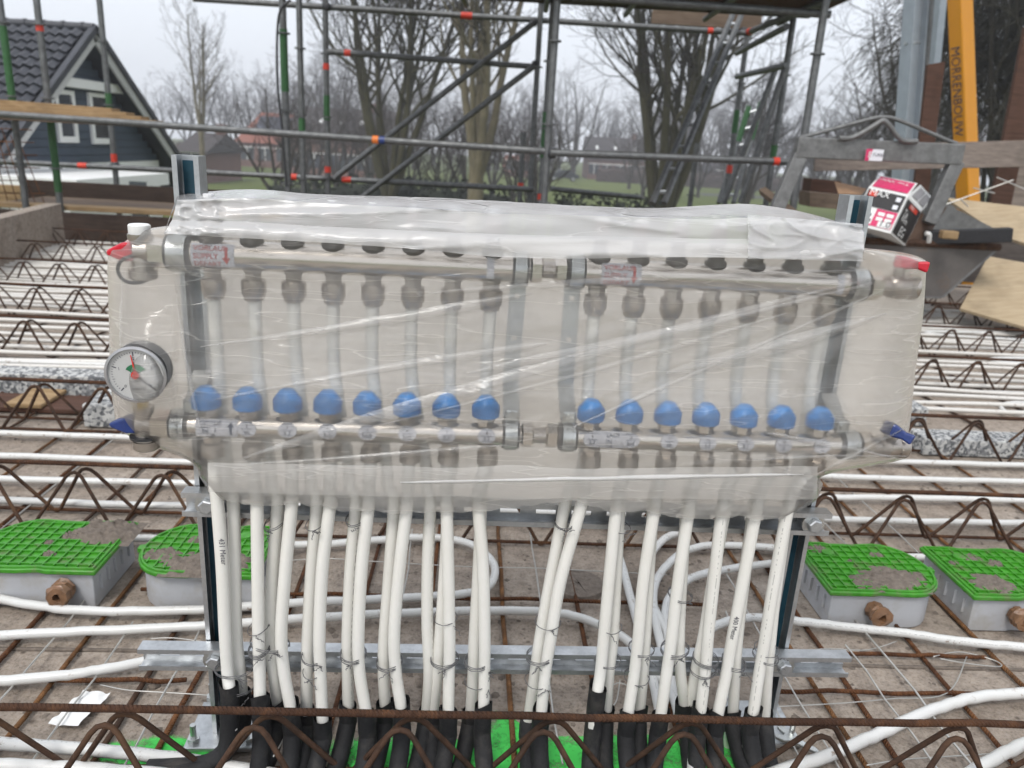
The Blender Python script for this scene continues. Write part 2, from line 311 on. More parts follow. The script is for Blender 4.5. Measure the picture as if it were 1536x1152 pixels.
M_dialg = simple('dial_green', (.02, .16, .07), .5); M_brass = simple('brass', (.5, .36, .1), .3, .9); M_frost = simple('upper_cap', (.25, .19, .185), .5, 0, .1); M_clear = simple('white_tip', (.75, .75, .75), .4)
M_floorp = simple('rust_mesh', (.09, .05, .03), .9, 0, .4, 30)
M_pinkh = M_red
# ================================================================== SETTING
b = MB(); b.bx((-250, -40, GROUND-.2), (250, 300, GROUND)); struct(b.build('ground', M_grass, smooth=0))
b = MB(); b.prism([Py(1100, 300, 92)*V((1,1,0)) if False else V((20, 88, GROUND+.004)), V((160, 100, GROUND+.004)), V((160, 106, GROUND+.004)), V((20, 94, GROUND+.004))], (0, 0, .004)); struct(b.build('road', M_road, smooth=0))
DX0, DX1, DY0, DY1 = -3.75, 4.3, -1.2, 6.1
def G2(a, d, z=0): return GD*a + GN*d + V((0, 0, z))       # deck coordinates: along and across the girders
b = MB(); b.prism([G2(DX0, DY0, -.07), G2(DX1, DY0, -.07), G2(DX1, DY1, -.07), G2(DX0, DY1, -.07)], (0, 0, .07)); floor = struct(b.build('concrete_floor', M_conc, smooth=0))
b = MB(); b.prism([G2(DX0+.1, DY0+.1, GROUND), G2(DX1-.1, DY0+.1, GROUND), G2(DX1-.1, DY1-.1, GROUND), G2(DX0+.1, DY1-.1, GROUND)], (0, 0, -GROUND-.075)); tag(b.build('building_shell', M_brick, smooth=0), 'brick ground floor of the house under construction beneath the deck', 'building')
# slab joints: thin dark grooves are real ridges of laitance
for d in (1.16, 2.46, 4.86):
    b = MB(); pts = [G2(DX0+.05+i*.25, d+random.uniform(-.004, .004), .001) for i in range(32)]; b.tube(pts, .004, 5); struct(b.build('joint_ridge', M_mud, floor, 180))
# mortar crumbs lying on the slab
b = MB()
for i in range(1500):
    y = random.uniform(.95, 2.4); x = random.uniform(-y*.75, y*.75); r = random.choice((.0015, .002, .003, .0045, .006))*random.uniform(.7, 1.3)
    q = [V((x, y, 0))+V((random.uniform(-1, 1), random.uniform(-1, 1), 0))*r*1.5 for _ in range(1)][0]
    k = random.randint(4, 6); a0 = random.random()*6; ring = [q+V((math.cos(a0+6.283*j/k), math.sin(a0+6.283*j/k), 0))*r*random.uniform(.7, 1.5) for j in range(k)]
    b.add(ring+[q+V((0, 0, r*random.uniform(.5, 1)))], [(j, (j+1) % k, k) for j in range(k)])
cr = b.build('mortar_crumbs', M_mud, None, 180); cr['kind'] = 'stuff'; cr['label'] = 'mud and mortar crumbs scattered over the slab'; cr['category'] = 'crumbs'
# green spray paint on the slab
def paint_patch(outline):
    c = sum(outline, V())/len(outline); n = len(outline); m = MB(); m.v = [c]+[c+(p-c)*.72 for p in outline]+outline
    fs = []; 
    for i in range(n):
        j = (i+1) % n; m.uv[len(m.f)] = ((.36, 0), (.33, 0), (.33, 0)); m.f.append((0, 1+i, 1+j)); m.uv[len(m.f)] = ((.33, 0), (.05, 0), (.05, 0), (.33, 0)); m.f.append((1+i, 1+n+i, 1+n+j, 1+j))
    o = m.build('paint_mark', M_paint, floor, 0); return o
paint_patch([Pz(x, y, .004) for x, y in ((120, 1118), (230, 1100), (330, 1104), (345, 1150), (200, 1160), (130, 1140))])
paint_patch([Pz(x, y, .005) for x, y in ((420, 1110), (560, 1100), (700, 1112), (735, 1060), (765, 1072), (780, 1108), (860, 1100), (1010, 1098), (1160, 1085), (1190, 1130), (1150, 1240), (420, 1240))])
# ------------------------------------------------------------------ lattice girders, each a thing
def girder(d, a0, a1, phase, label, H=.148, r=(.0055, .0042, .004), n=(8, 6), zb=.012):
    t = thing('lattice_girder', label, 'lattice girder', G2((a0+a1)/2, d, 0), 'rusty lattice girders cast into the slab')
    pts = [G2(a0+(a1-a0)*i/24, d+random.uniform(-.0015, .0015), H+random.uniform(-.001, .001)) for i in range(25)]
    MB().tube(pts, r[0], n[0], uv=True).build('top_bar', M_rustg, t, 60)
    for s in (-1, 1):
        MB().tube([G2(a0, d+s*.045, zb), G2(a1, d+s*.045, zb)], r[1], n[1], uv=True).build('bottom_bar', M_rustg, t, 60)
        pts = []; P = .189; k0 = math.floor((a0-phase)/P); k = k0
        while phase+k*P < a1+P*.5:
            c = phase+k*P; 
            # rounded apex at c, feet between
            sh = s*.008
            for q, zz in ((-.0925, 0), (-.087, .03), (-.0175, .9), (-.0095, .965), (0, .987), (.0095, .965), (.0175, .9), (.087, .03), (.0925, 0)):
                pts.append(G2(c+sh+q, d+s*(.046-.036*zz), zb-.004+(H-.010-zb)*zz))
            k += 1
        pts = [p for p in pts if a0-.05 < p.dot(GD) < a1+.05]
        MB().tube(pts, r[2], n[1], uv=True).build('lacing', M_rustd, t, 70)
    return t
rows = [(1074, .076), (718, .755), (598, 1.272), (507, 0), (460, .08), (424, .03), (397, .1), (377, .05)]
gl = ['rusty lattice girder nearest the camera, crossing in front of the risers', 'second lattice girder from the camera, just behind the green lidded boxes', 'third lattice girder from the camera, beside the speckled foam', 'fourth lattice girder from the camera', 'fifth lattice girder from the camera', 'sixth lattice girder from the camera', 'seventh lattice girder from the camera', 'farthest lattice girder, by the dark boards at the deck edge']
GROW = []
for i, (py, ph) in enumerate(rows):
    P = Pz(768, py, .148); d = P.dot(GN); GROW.append(d); 
    a0, a1 = max(DX0+.1, -d*.85-.35), min(DX1-.9 if i > 3 else DX1, d*.85+.35)
    pha = ph if i > 2 else V((ph, P.y, 0)).dot(GD)
    girder(d, a0, a1, pha, gl[i], n=(10, 8) if i < 2 else (6, 4), r=(.0052, .0042, .0040) if i < 2 else (.0058, .0045, .0050))
# ------------------------------------------------------------------ rebars lying on the slab
def rebar(p, q, r, mat, label, group, wob=.004, n=7):
    pts = [p.lerp(q, i/12)+V((random.uniform(-1, 1), random.uniform(-1, 1), 0))*wob for i in range(13)]
    o = MB().tube(pts, r, n, uv=True).build('rebar', mat, None, 60); tag(o, label, 'rebar', group); return o
lxs = [-1.52, -1.33, -1.17, -1.02, -.86, -.76, -.655, -.508, -.43, -.32, -.19, -.055, .09, .225, .35, .62, .675, .855, 1.0, 1.17, 1.34, 1.5]
for i, a in enumerate(lxs):
    rebar(G2(a, .55+random.uniform(0, .15), .008), G2(a+random.uniform(-.02, .02), 2.35+random.uniform(0, .3), .008), random.choice((.004, .0045)), random.choice((M_rusto, M_rusto, M_rust, M_rust, M_rustd)), 'rusty bar running away across the near slab, ' + nth(i+1) + ' of twenty two from the left', 'bars running away across the slab')
for i, a in enumerate([-1.9+.31*k for k in range(14)]):
    rebar(G2(a, 2.45, .008), G2(a+random.uniform(-.05, .05), 5.8, .008), .005, M_rustd, 'dark bar under the far white pipes, ' + nth(i+1) + ' of fourteen from the left', 'bars under the far pipes')
for d, a0, a1, lb in ((1.07, -.9, -.44, 'rusty cross bar on the slab left of the frame'), (1.075, .52, 1.2, 'rusty cross bar on the slab right of the frame'), (1.33, -.62, .5, 'rusty cross bar lying behind the risers'), (1.13, -.36, .42, 'rusty cross bar on the slab close behind the lower rail'), (1.18, .56, .98, 'short rusty cross bar below the right boxes')):
    rebar(G2(a0, d, .014), G2(a1, d, .014), .004, M_rust, lb, 'cross bars on the slab')
for wi, (a, d0, d1, r) in enumerate(((-.70, .6, 1.3, .0016), (-.585, .6, 1.22, .0016), (-.46, .7, 1.3, .0016), (.52, .62, 1.3, .0016), (.57, .6, 1.5, .0016), (.78, .6, 1.36, .0022), (.72, .6, 1.2, .0018), (.155, .9, 1.62, .0016), (-.115, .9, 1.6, .0016), (1.06, 1.3, 2.2, .0016), (.9, 1.5, 2.3, .0016), (-1.0, 1.3, 2.2, .0016))):
    o = MB().tube([G2(a+random.uniform(-.004, .004), d0+(d1-d0)*i/8, .018) for i in range(9)], r, 5).build('steel_wire', M_wirel, None, 60); tag(o, 'thin bright straight wire on the slab ' + ['far left by the lower pipe', 'left of the lower rail end', 'just left of the left post', 'just right of the right post', 'right of the lower rail end', 'below the third green box', 'right of the lower rail between two bars', 'behind the ninth risers', 'behind the seventh risers', 'beyond the rightmost box', 'beyond the third green box', 'beyond the leftmost box'][wi], 'wire', 'straight wires on the slab')
def loose(pts, label, r=.0011, z=.016, mat=None):
    o = MB().tube(spline([Pz(x, y, z) for x, y in pts], 6), r, 5).build('loose_wire', mat or M_wirel, None, 180); tag(o, label, 'wire')
loose([(150, 1027), (190, 1035), (235, 1038), (300, 1042), (340, 1046)], 'slack bright wire on the slab left of the frame near the white scrap')
loose([(225, 958), (260, 957), (300, 962), (340, 968)], 'slack wire behind the lower left rail end')
loose([(1185, 980), (1240, 973), (1300, 975), (1345, 962)], 'slack wire between the right post and the third green box')
loose([(1165, 1060), (1260, 1055), (1340, 1048), (1420, 1040), (1450, 985)], 'long slack wire on the slab right of the lower rail end')
loose([(380, 845), (480, 838), (560, 842), (700, 850), (800, 852), (920, 858), (1000, 862)], 'long thin wire lying across the slab behind the risers')
loose([(1400, 985), (1440, 978), (1490, 990), (1500, 1000), (1450, 995), (1410, 988)], 'curl of bright wire below the rightmost green box')
loose([(930, 1020), (925, 1050), (915, 1060), (905, 1045), (925, 1025), (945, 1030)], 'curl of wire behind the middle right risers')
loose([(390, 1090), (405, 1060), (420, 1040), (432, 1055), (428, 1100), (410, 1135)], 'curl of bright wire hanging by the left black sleeves', .0011, .05)
loose([(1300, 1148), (1350, 1140), (1420, 1135), (1500, 1130)], 'bright wire at the lower right edge of the picture')
# ------------------------------------------------------------------ white heating pipe on the slab
def fpipe(pts, label, group=None, r=.0085, z=.022, n=10, sp=6, wob=.0012, closed3=False):
    P = [p if isinstance(p, V) else Pz(p[0], p[1], p[2] if len(p) > 2 else z) for p in pts]
    P = spline(P, sp); P = [p+V((0, random.uniform(-wob, wob), random.uniform(-wob, wob)*.5)) for p in P]
    o = MB().tube(P, r, n, uv=True).build('heating_pipe', M_pipe, None, 60); tag(o, label, 'pipe', group); return o
def across(yl, yr, label, **k):
    A, B = Pz(0, yl, .022), Pz(1536, yr, .022); d = B-A; A = A-d*.12; B = B+d*.12
    fpipe([A.lerp(B, i/10)+V((0, random.uniform(-.008, .008), 0)) for i in range(11)], label, 'long pipes behind the frame', **k)
across(651, 697, 'white pipe crossing behind the frame just beyond the second girder, farthest of four')
across(685, 722, 'white pipe crossing behind the frame, second farthest of four near runs')
across(717, 752, 'white pipe crossing behind the frame, second nearest of four near runs')
across(752, 784, 'white pipe crossing behind the frame, nearest to the green boxes of four runs')
across(543, 590, 'white pipe crossing the slab just beyond the speckled foam blocks')
fpipe([(1130, 652), (1370, 661), (1450, 664), (1536, 668), (1700, 676)], 'white pipe right of the bag beside the third girder')
fpipe([(1760, 632), (1600, 610), (1536, 605), (1508, 606), (1502, 612), (1515, 620), (1560, 626), (1700, 640)], 'white pipe with a tight return bend at the right picture edge')
fpipe([(150, 806), (240, 808), (330, 812), (440, 818), (560, 811), (640, 806), (700, 814), (735, 838), (742, 862), (725, 884), (670, 893), (560, 899), (470, 903), (380, 909), (300, 914), (150, 917), (60, 909), (0, 898), (-90, 880)], 'white pipe looping back behind the left risers and past the left boxes')
fpipe([(-80, 955), (0, 953), (100, 948), (220, 943), (330, 937), (430, 929), (560, 922), (680, 917), (800, 917), (860, 924), (910, 942), (950, 968), (985, 1010), (1012, 1050), (1030, 1100), (1040, 1160)], 'white pipe crossing behind the risers then curving toward the camera')
fpipe([(-90, 1026), (0, 1021), (90, 1014), (160, 1003), (230, 990), (320, 975), (420, 968)], 'white pipe at lower left passing under the lower rail end')
fpipe([(-60, 1108), (0, 1115), (100, 1121), (220, 1133), (330, 1147), (420, 1165)], 'white pipe at the bottom left running into the black sleeves', r=.009)
fpipe([(-60, 1146), (60, 1149), (200, 1158), (330, 1170)], 'white pipe along the bottom left picture edge', r=.009)
fpipe([(1640, 972), (1536, 970), (1450, 963), (1360, 950), (1280, 941), (1200, 932), (1130, 926), (1085, 934), (1060, 950), (1046, 990), (1040, 1045), (1040, 1110)], 'white pipe curving from below the right boxes to behind the right risers')
fpipe([(1560, 842), (1400, 836), (1240, 836), (1150, 846), (1080, 856), (1035, 868), (1005, 895), (998, 930), (1008, 985), (1030, 1060)], 'white pipe bending down behind the right risers, second of three bends')
fpipe([(1260, 832), (1160, 822), (1070, 818), (1025, 828), (992, 858), (980, 890), (985, 940), (1003, 1010), (1020, 1080)], 'white pipe bending down behind the right risers, beside the upper rail')
fpipe([(960, 752), (940, 785), (925, 815), (935, 855), (955, 930), (975, 1000), (990, 1070)], 'straight white pipe running toward the camera behind the right risers')
fpipe([(1030, 796), (1000, 806), (978, 830), (965, 870), (985, 920), (1010, 965)], 'short white pipe bend tucked beneath the upper rail')
fpipe([(1640, 1036), (1536, 1040), (1460, 1047), (1390, 1068), (1320, 1100), (1250, 1130), (1160, 1160), (1080, 1190)], 'thick looking white pipe sweeping across the lower right corner', r=.0095)
fpipe([(1600, 1095), (1536, 1116), (1480, 1145), (1420, 1180)], 'white pipe cut by the lower right picture corner', r=.0095)
k = 0
d = 2.62
while d < 5.9:
    a1 = min(d*.8+.3, 3.0); a0 = -min(d*.8+.3, 3.4)
    if not any(abs(d-g) < .02 for g in GROW):
        P = [G2(a0+(a1-a0)*i/12, d+random.uniform(-.013, .013), .024+random.uniform(0, .01)) for i in range(13)]
        o = MB().tube(spline(P, 3), .0085, 7, uv=True).build('heating_pipe', M_pipef, None, 60); tag(o, 'white pipe in the dense back rows, ' + nth(k+1) + ' row beyond the foam strips', 'pipe', 'dense rows of pipe at the back')
        k += 1
    d += random.choice((.075, .085, .1, .12, .095)) if d < 4.2 else random.uniform(.07, .1)
# pipe return bends on the right
for dd, wh in ((3.35, 'nearest'), (3.9, 'middle'), (4.5, 'farthest')):
    fpipe([G2(3.0, dd, .03), G2(2.55, dd+.01, .035), G2(2.45, dd+.05, .035), G2(2.55, dd+.1, .035), G2(3.1, dd+.16, .035)], wh + ' white pipe return bend among the right back rows', 'right return bends')
# ------------------------------------------------------------------ floor boxes with green lids
def floor_box(c, L, W, mirror, label, lid_z=.088, rot=GA, mudspots=(), full=1.0):
    t = thing('floor_box', label, 'floor box', V((c[0], c[1], 0)), 'floor boxes with green lids')
    R = Matrix.Rotation(rot, 3, 'Z'); sg = -1 if mirror else 1
    def w(x, y, z): return V((c[0], c[1], 0)) + R @ V((x*sg, y, z))
    def outline(g):       # square at one end, round at the other
        pts = [(-L/2-g, -W/2-g), (-L/2-g, W/2+g)]
        for i in range(13):
            a = math.pi/2 - math.pi*i/12; pts.append((L/2-.075+math.cos(a)*(.075+g), math.sin(a)*(W/2+g)))
        pts2 = [pts[0], pts[1], (-L/2+.06, W/2+g), (-L/2+.075, W/2-.006+g), (-L/2+.13, W/2-.006+g)] + pts[2:] + [(L/2-.11, -W/2-g), (-L/2+.1, -W/2+.004-g), (-L/2+.085, -W/2-g)]
        return pts2 if not mirror else pts2[::-1]
    MB().prism([w(x, y, .002) for x, y in outline(-.006)], (0, 0, lid_z-.012)).build('box_body', M_boxg, t, 40, .002)
    lid = MB().prism([w(x, y, lid_z-.012) for x, y in outline(.004)], (0, 0, .010)).build('lid', M_lid, t, 40, .0025)
    # raised rim and grid of ribs
    rim = outline(-.002); MB().tube([w(x, y, lid_z-.001) for x, y in rim], .0032, 6, closed=True).build('rim', M_lid, lid, 60)
    b = MB(); n = 11
    def yext(x): 
        lim = W/2-.008; xx = x-(L/2-.075)
        return lim if xx <= 0 else lim*math.sqrt(max(0, 1-(xx/.072)**2))
    for i in range(n):
        x = -L/2+.012+(L-.02)*i/n; e = yext(x)
        if e > .01: b.box(w(x, 0, lid_z), (.0022, 2*e, .004), (R @ V((1, 0, 0)), R @ V((0, 1, 0)), V((0, 0, 1))))
    for j in range(8):
        y = -W/2+.014+(W-.028)*j/7; e = L/2-.075+.072*math.sqrt(max(0, 1-(y/(W/2-.008))**2)) if abs(y) < W/2-.008 else L/2-.075
        x0 = -L/2+.006; b.box(w((x0+e)/2, y, lid_z), (e-x0, .0022, .0036), (R @ V((1, 0, 0)), R @ V((0, 1, 0)), V((0, 0, 1))))
    g = b.build('rib_grid', M_lid, lid, 0); g['kind'] = 'stuff'
    MB().lathe(w(-L/2+.055, W/2-.045, lid_z-.002), (0, 0, 1), [(0, .013), (.005, .0125)], 18).build('round_boss', M_lid, lid, 40)
    MB().prism([w(L/2+.002, -.01, lid_z-.012), w(L/2+.012, -.007, lid_z-.012), w(L/2+.012, .007, lid_z-.012), w(L/2+.002, .01, lid_z-.012)][::sg], (0, 0, .009)).build('latch_tab', M_lid, lid, 0)
    # taped conduit stub in the near side
    px = -.03 if full == 1.0 else full
    s0 = w(px, -W/2+.004, .046); ax = R @ V((0, -1, 0)); b = MB(); prof = []
    for i in range(8): prof.append((i*.0045, .0205+random.uniform(-.0035, .002)))
    prof += [(.034, .018), (.035, .009), (.02, .008)]
    b.lathe(s0, ax, prof, 9)
    for q in b.v: q += V((random.uniform(-1, 1), random.uniform(-1, 1), random.uniform(-1, 1)))*.0024
    b.build('taped_stub', M_tape, t, 30)
    # side ribs stamped into the square end
    for j in range(5): MB().box(w(-L/2+.004, -W/2+.03+j*.03, .045), (.006, .003, .03), (R @ V((1, 0, 0)), R @ V((0, 1, 0)), V((0, 0, 1)))).build('side_rib', M_boxg, t, 0)
    for (mx_, my_, rr, hh) in mudspots:
        hh *= 2.1
        P = []; N = 26
        for i in range(N):
            row = []
            for j in range(N):
                x = (i/(N-1)-.5)*2; y = (j/(N-1)-.5)*2; q = w(mx_+x*rr*1.25, my_+y*rr, 0); e = max(0, 1-(x*x+y*y)**1.0+.55*noise.noise(q*45)); h = min(e, .55)*(.45+.75*abs(noise.noise(q*140))+.5*abs(noise.noise(q*330)))*hh
                row.append(w(mx_+x*rr*1.25, my_+y*rr, lid_z-.004+h))
            P.append(row)
        MB().grid(P).build('mud_clump', M_mud, t, 180)
floor_box((.757, 1.415), .245, .188, False, 'green lidded box right of the frame with a square left end', mudspots=((.02, -.045, .05, .010), (-.03, -.06, .035, .008), (.06, -.04, .035, .008), (-.085, .07, .02, .006), (.04, .05, .014, .006), (-.03, .02, .009, .006)))
floor_box((1.042, 1.428), .245, .188, False, 'rightmost green lidded box, cut off by the picture edge', mudspots=((-.06, -.05, .04, .009), (.0, .03, .014, .008), (-.04, .05, .02, .006), (-.09, .03, .01, .006)))
floor_box((-.580, 1.338), .235, .185, True, 'green lidded box half hidden behind the left post, its lid smeared with mud', mudspots=((.0, -.06, .045, .010), (.07, -.03, .03, .008), (-.06, -.055, .04, .009), (.03, .03, .016, .007), (-.02, .0, .02, .007)), full=-.06)
floor_box((-.878, 1.322), .25, .185, True, 'leftmost green lidded box with a mud heap on its far corner', mudspots=((-.085, .05, .05, .017), (-.03, .03, .016, .009), (.0, .0, .010, .008), (-.02, -.04, .012, .006)), full=-.07)
# ------------------------------------------------------------------ foam edged openings beyond the third girder
def slab_box(name, a0, a1, d0, d1, z0, z1, mat, label, cat, group=None, bev=.004):
    o = MB().prism([G2(a0, d0, z0), G2(a1, d0, z0), G2(a1, d1, z0), G2(a0, d1, z0)], (0, 0, z1-z0)).build(name, mat, None, 0, bev); tag(o, label, cat, group); return o
slab_box('foam_strip', -1.9, -1.08, 2.47, 2.56, .004, .075, M_eps, 'grey speckled foam strip at the far side of the left opening', 'foam')
slab_box('foam_strip', -1.9, -1.52, 2.26, 2.35, .004, .06, M_eps, 'grey speckled foam strip at the near left of the left opening', 'foam')
slab_box('foam_strip', -1.14, -1.03, 2.2, 2.46, .004, .075, M_eps, 'grey speckled foam block tucked behind the gauge end of the bag', 'foam')
slab_box('wood_board', -1.54, -1.15, 2.3, 2.44, .004, .02, M_woodr, 'brown board lying in the left foam opening', 'board')
slab_box('wood_board', -1.42, -1.31, 2.29, 2.45, .022, .036, M_woodl, 'yellow board offcut lying in the left foam opening', 'board')
slab_box('foam_strip', 1.2, 1.62, 2.5, 2.6, .004, .07, M_eps, 'grey speckled foam strip right of the bag', 'foam')
slab_box('foam_strip', 1.45, 2.0, 2.22, 2.32, .004, .06, M_eps, 'grey speckled foam strip at the right picture edge', 'foam')
# ------------------------------------------------------------------ edge of the deck: boards, upstand, walkway
A = Pz(92, 305, .30); Bq = Pz(-40, 338, .30)
ud_ = (A-Bq).normalized(); nn = V((-ud_.y, ud_.x, 0))
o = MB().prism([(Bq-ud_*.8)*V((1,1,0)), A*V((1,1,0)), A*V((1,1,0))+nn*.1, (Bq-ud_*.8)*V((1,1,0))+nn*.1], (0, 0, .30)).build('concrete_upstand', M_conc, None, 0, .006); tag(o, 'pale concrete upstand wall at the left rear of the deck', 'wall')
for i in range(4):
    o = MB().prism([G2(-3.7, 6.22+i*.19, .21), G2(-1.45, 6.22+i*.19, .21), G2(-1.45, 6.40+i*.19, .21), G2(-3.7, 6.40+i*.19, .21)], (0, 0, .035)).build('walkway_plank', M_woodl if i == 0 else M_wood, None, 0, .004)
    tag(o, ['pale front plank of the low walkway behind the deck edge', 'second plank of the low walkway behind the deck edge', 'third plank of the low walkway behind the deck edge', 'rear plank of the low walkway along its toe board'][i], 'plank', 'walkway planks')
o = MB().prism([G2(-3.9, 7.02, .15), G2(-1.4, 7.02, .15), G2(-1.4, 7.06, .15), G2(-3.9, 7.06, .15)], (0, 0, .22)).build('toe_board', M_woodd, None, 0, .004); tag(o, 'dark brown toe board standing behind the low walkway', 'board')
o = MB().prism([G2(-3.7, 6.12, -.05), G2(4.0, 6.12, -.05), G2(4.0, 6.16, -.05), G2(-3.7, 6.16, -.05)], (0, 0, .255)).build('formwork_board', M_woodd, None, 0, .003); tag(o, 'dark formwork board along the rear edge of the deck', 'board')
# ------------------------------------------------------------------ scaffold
SCF = thing('scaffold', 'grey tube scaffold with green and red markings behind the deck', 'scaffold', (0, 6.4, GROUND))
TR = .0242
def standard(px, py, D, z1=3.6, z0=GROUND, bands=()):
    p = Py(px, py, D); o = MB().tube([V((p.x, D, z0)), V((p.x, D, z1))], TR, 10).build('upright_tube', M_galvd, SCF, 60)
    z = .02
    while z < z1:
        MB().lathe((p.x, D, z), (0, 0, 1), [(0, .045), (.010, .045)], 10).build('rosette', M_galvd, o, 30); z += .5
    for (za, zb, m) in bands: MB().lathe((p.x, D, za), (0, 0, 1), [(0, TR+.0025), (zb-za, TR+.0025)], 10).build('painted_band', m, o, 60)
    return p.x
def tubeb(name, a, c, bands=(), r=TR):
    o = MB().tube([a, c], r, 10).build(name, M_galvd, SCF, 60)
    for t0, t1, m in bands: MB().tube([a.lerp(c, t0), a.lerp(c, t1)], r+.003, 10).build('painted_band', m, o, 60)
    return o
standard(12, 100, 6.0, bands=((.9, 1.5, M_grn),)); standard(72, 150, 6.0, bands=((.35, .95, M_grn), (1.48, 1.53, M_redb)))
standard(163, 150, 7.0, bands=((1.0, 1.12, M_grn), (.55, .62, M_redb)))
standard(428, 150, 5.7, bands=((1.15, 1.55, M_grn),)); standard(452, 150, 6.6, bands=((.9, 1.0, M_grn),)); standard(490, 150, 6.9, bands=((1.0, 1.2, M_grn), (.57, .62, M_redb), (1.4, 1.45, M_redb)))
standard(803, 150, 7.0); standard(817, 200, 6.5, bands=((.8, 1.15, M_grn), (.47, .53, M_redb))); standard(826, 150, 5.3); standard(783, 240, 7.3, z1=1.0, bands=((.5, .56, M_redb),))
standard(1172, 150, 6.5, bands=((.85, 1.0, M_grn),)); standard(1108, 150, 7.4, bands=((1.1, 1.3, M_grn), (.75, .82, M_redb))); standard(1215, 150, 5.2); standard(1041, 255, 7.6, z1=1.0)
tubeb('ledger_tube', Py(-120, 163, 5.6), Py(835, 228, 5.3), ((.722, .731, M_orb), (.733, .741, M_navy)))
tubeb('ledger_tube', Py(826, 229, 5.25), Py(1186, 243, 5.35), ((.925, .95, M_redb),))
tubeb('ledger_tube', Py(-100, 237, 7.0), Py(800, 284, 6.9), ((.245, .26, M_redb), (.6, .61, M_redb), (.685, .7, M_redb)))
tubeb('ledger_tube', Py(826, 283, 6.8), Py(960, 296, 7.2))
tubeb('ledger_tube', Py(488, 77, 6.9), Py(803, 100, 7.0), ((.09, .12, M_redb),))
tubeb('ledger_tube', Py(290, -2, 6.9), Py(1125, 50, 7.2), ((.47, .49, M_redb), (.92, .93, M_redb)))
tubeb('ledger_tube', Py(1118, 50, 7.3), Py(1240, 2, 5.3), ((.05, .1, M_redb),)); tubeb('ledger_tube', Py(1105, 115, 7.3), Py(1180, 98, 6.4))
tubeb('ledger_tube', Py(640, -22, 5.2), Py(1245, 22, 5.4)); tubeb('ledger_tube', Py(1105, 80, 7.3), Py(1180, 40, 6.0))
tubeb('brace_tube', Py(800, 35, 6.85), Py(503, 266, 6.9)); tubeb('brace_tube', Py(800, 100, 6.8), Py(538, 300, 6.9))
tubeb('brace_tube', Py(1180, 95, 6.45), Py(1110, 305, 6.45)); tubeb('brace_tube', Py(1165, 100, 7.0), Py(1085, 305, 7.0))
for i, (xx, yy_) in enumerate(((490, 10), (800, 33), (803, 97), (1115, 47), (1172, 30), (173, 248), (828, 230))):
    p = Py(xx, yy_, [6.9, 7, 7, 7.25, 6.5, 7, 5.3][i]); MB().box(p, (.065, .065, .065)).build('coupler', M_blackp, SCF, 40, .02)
for k in range(5):
    MB().bx((-1.6, 5.0+k*.36, 1.98), (2.2, 5.0+k*.36+.345, 2.03)).build('deck_plank', M_woodr if k % 2 else M_woodd, SCF, 0)
for xx in (-1.2, -.55, .1, .75, 1.4, 2.0): tubeb('transom_tube', V((xx, 4.9, 1.95)), V((xx, 6.9, 1.95)), r=.022)
o = MB().box(Py(1060, 25, 7.35), (.95, .03, .16)).build('end_toe_board', M_wood, SCF, 0)
def ladder(a0, a1, b0, b1, n, label, D0, D1, green=False):
    p0, p1, q0, q1 = Py(*a0, D0), Py(*a1, D1), Py(*b0, D0), Py(*b1, D1)
    t = thing('ladder', label, 'ladder', p0)
    for s, e in ((p0, p1), (q0, q1)):
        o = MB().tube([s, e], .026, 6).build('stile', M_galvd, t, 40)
        if green: MB().tube([s.lerp(e, .62), s.lerp(e, .98)], .029, 6).build('green_grip', M_grn, o, 40)
    for i in range(n): s = (i+.5)/n; MB().tube([p0.lerp(p1, s), q0.lerp(q1, s)], .015, 6).build('rung', M_galv, t, 40)
ladder((978, 305), (1099, 22), (996, 305), (1112, 22), 9, 'long grey ladder leaning against the scaffold platform', 6.0, 7.2)
ladder((1078, 305), (1124, 158), (1100, 305), (1142, 152), 6, 'short ladder with green tops standing behind the long ladder', 7.6, 8.0, True)
# cable along the scaffold post
o = MB().tube(spline([Py(436, 0, 5.62), Py(418, 25, 5.6), Py(416, 120, 5.6), Py(424, 200, 5.6), Py(430, 280, 5.62)], 6), .009, 6).build('cable', M_blackp, None, 60); tag(o, 'black cable hanging beside the scaffold upright', 'cable')
# planks stacked on the left ledger
for i in range(5):
    y0 = 5.62+i*.03; a = Py(-150, 165-i*7+4, y0); c = Py(262-i*22, 188-i*6+2, y0+.25); dr = (c-a).normalized(); sdv = V((-dr.y, dr.x, 0)).normalized()
    m = MB().box((a+c)/2, ((c-a).length, .2, .028), (dr, sdv, dr.cross(sdv))).build('scaffold_plank', M_woodl if i else M_wood, None, 0, .003)
    tag(m, ['grey brown lowest plank of the stack on the left ledger', 'second lowest yellow plank on the left ledger', 'middle yellow plank on the left ledger', 'second highest yellow plank on the left ledger', 'topmost yellow plank on the left ledger'][i], 'plank', 'planks on the left ledger')
# rusty mesh standing at the left
t = thing('rebar_mesh', 'rusty wire mesh panels standing at the left edge behind the upstand', 'rebar mesh', (-3.9, 6.0, 0))
for i in range(9):
    a = Py(-40+i*14, 318, 6.15); c = Py(-75+i*13, 140+i*9, 6.3); MB().tube([a, c], .004, 5).build('mesh_bar', M_rust, t, 60)
for i in range(7): MB().tube([Py(-60, 190+i*20, 6.25), Py(48+i*4, 195+i*19, 6.25)], .004, 5).build('mesh_bar', M_rust, t, 60)
for i in range(3): 
    o = MB().box(Py(-5, 300-i*9, 6.6), (.45, .08, .06)).build('timber_offcut', M_woodl, None, 0, .003); tag(o, ['lowest timber offcut behind the rusty mesh', 'middle timber offcut behind the rusty mesh', 'top timber offcut behind the rusty mesh'][i], 'timber')
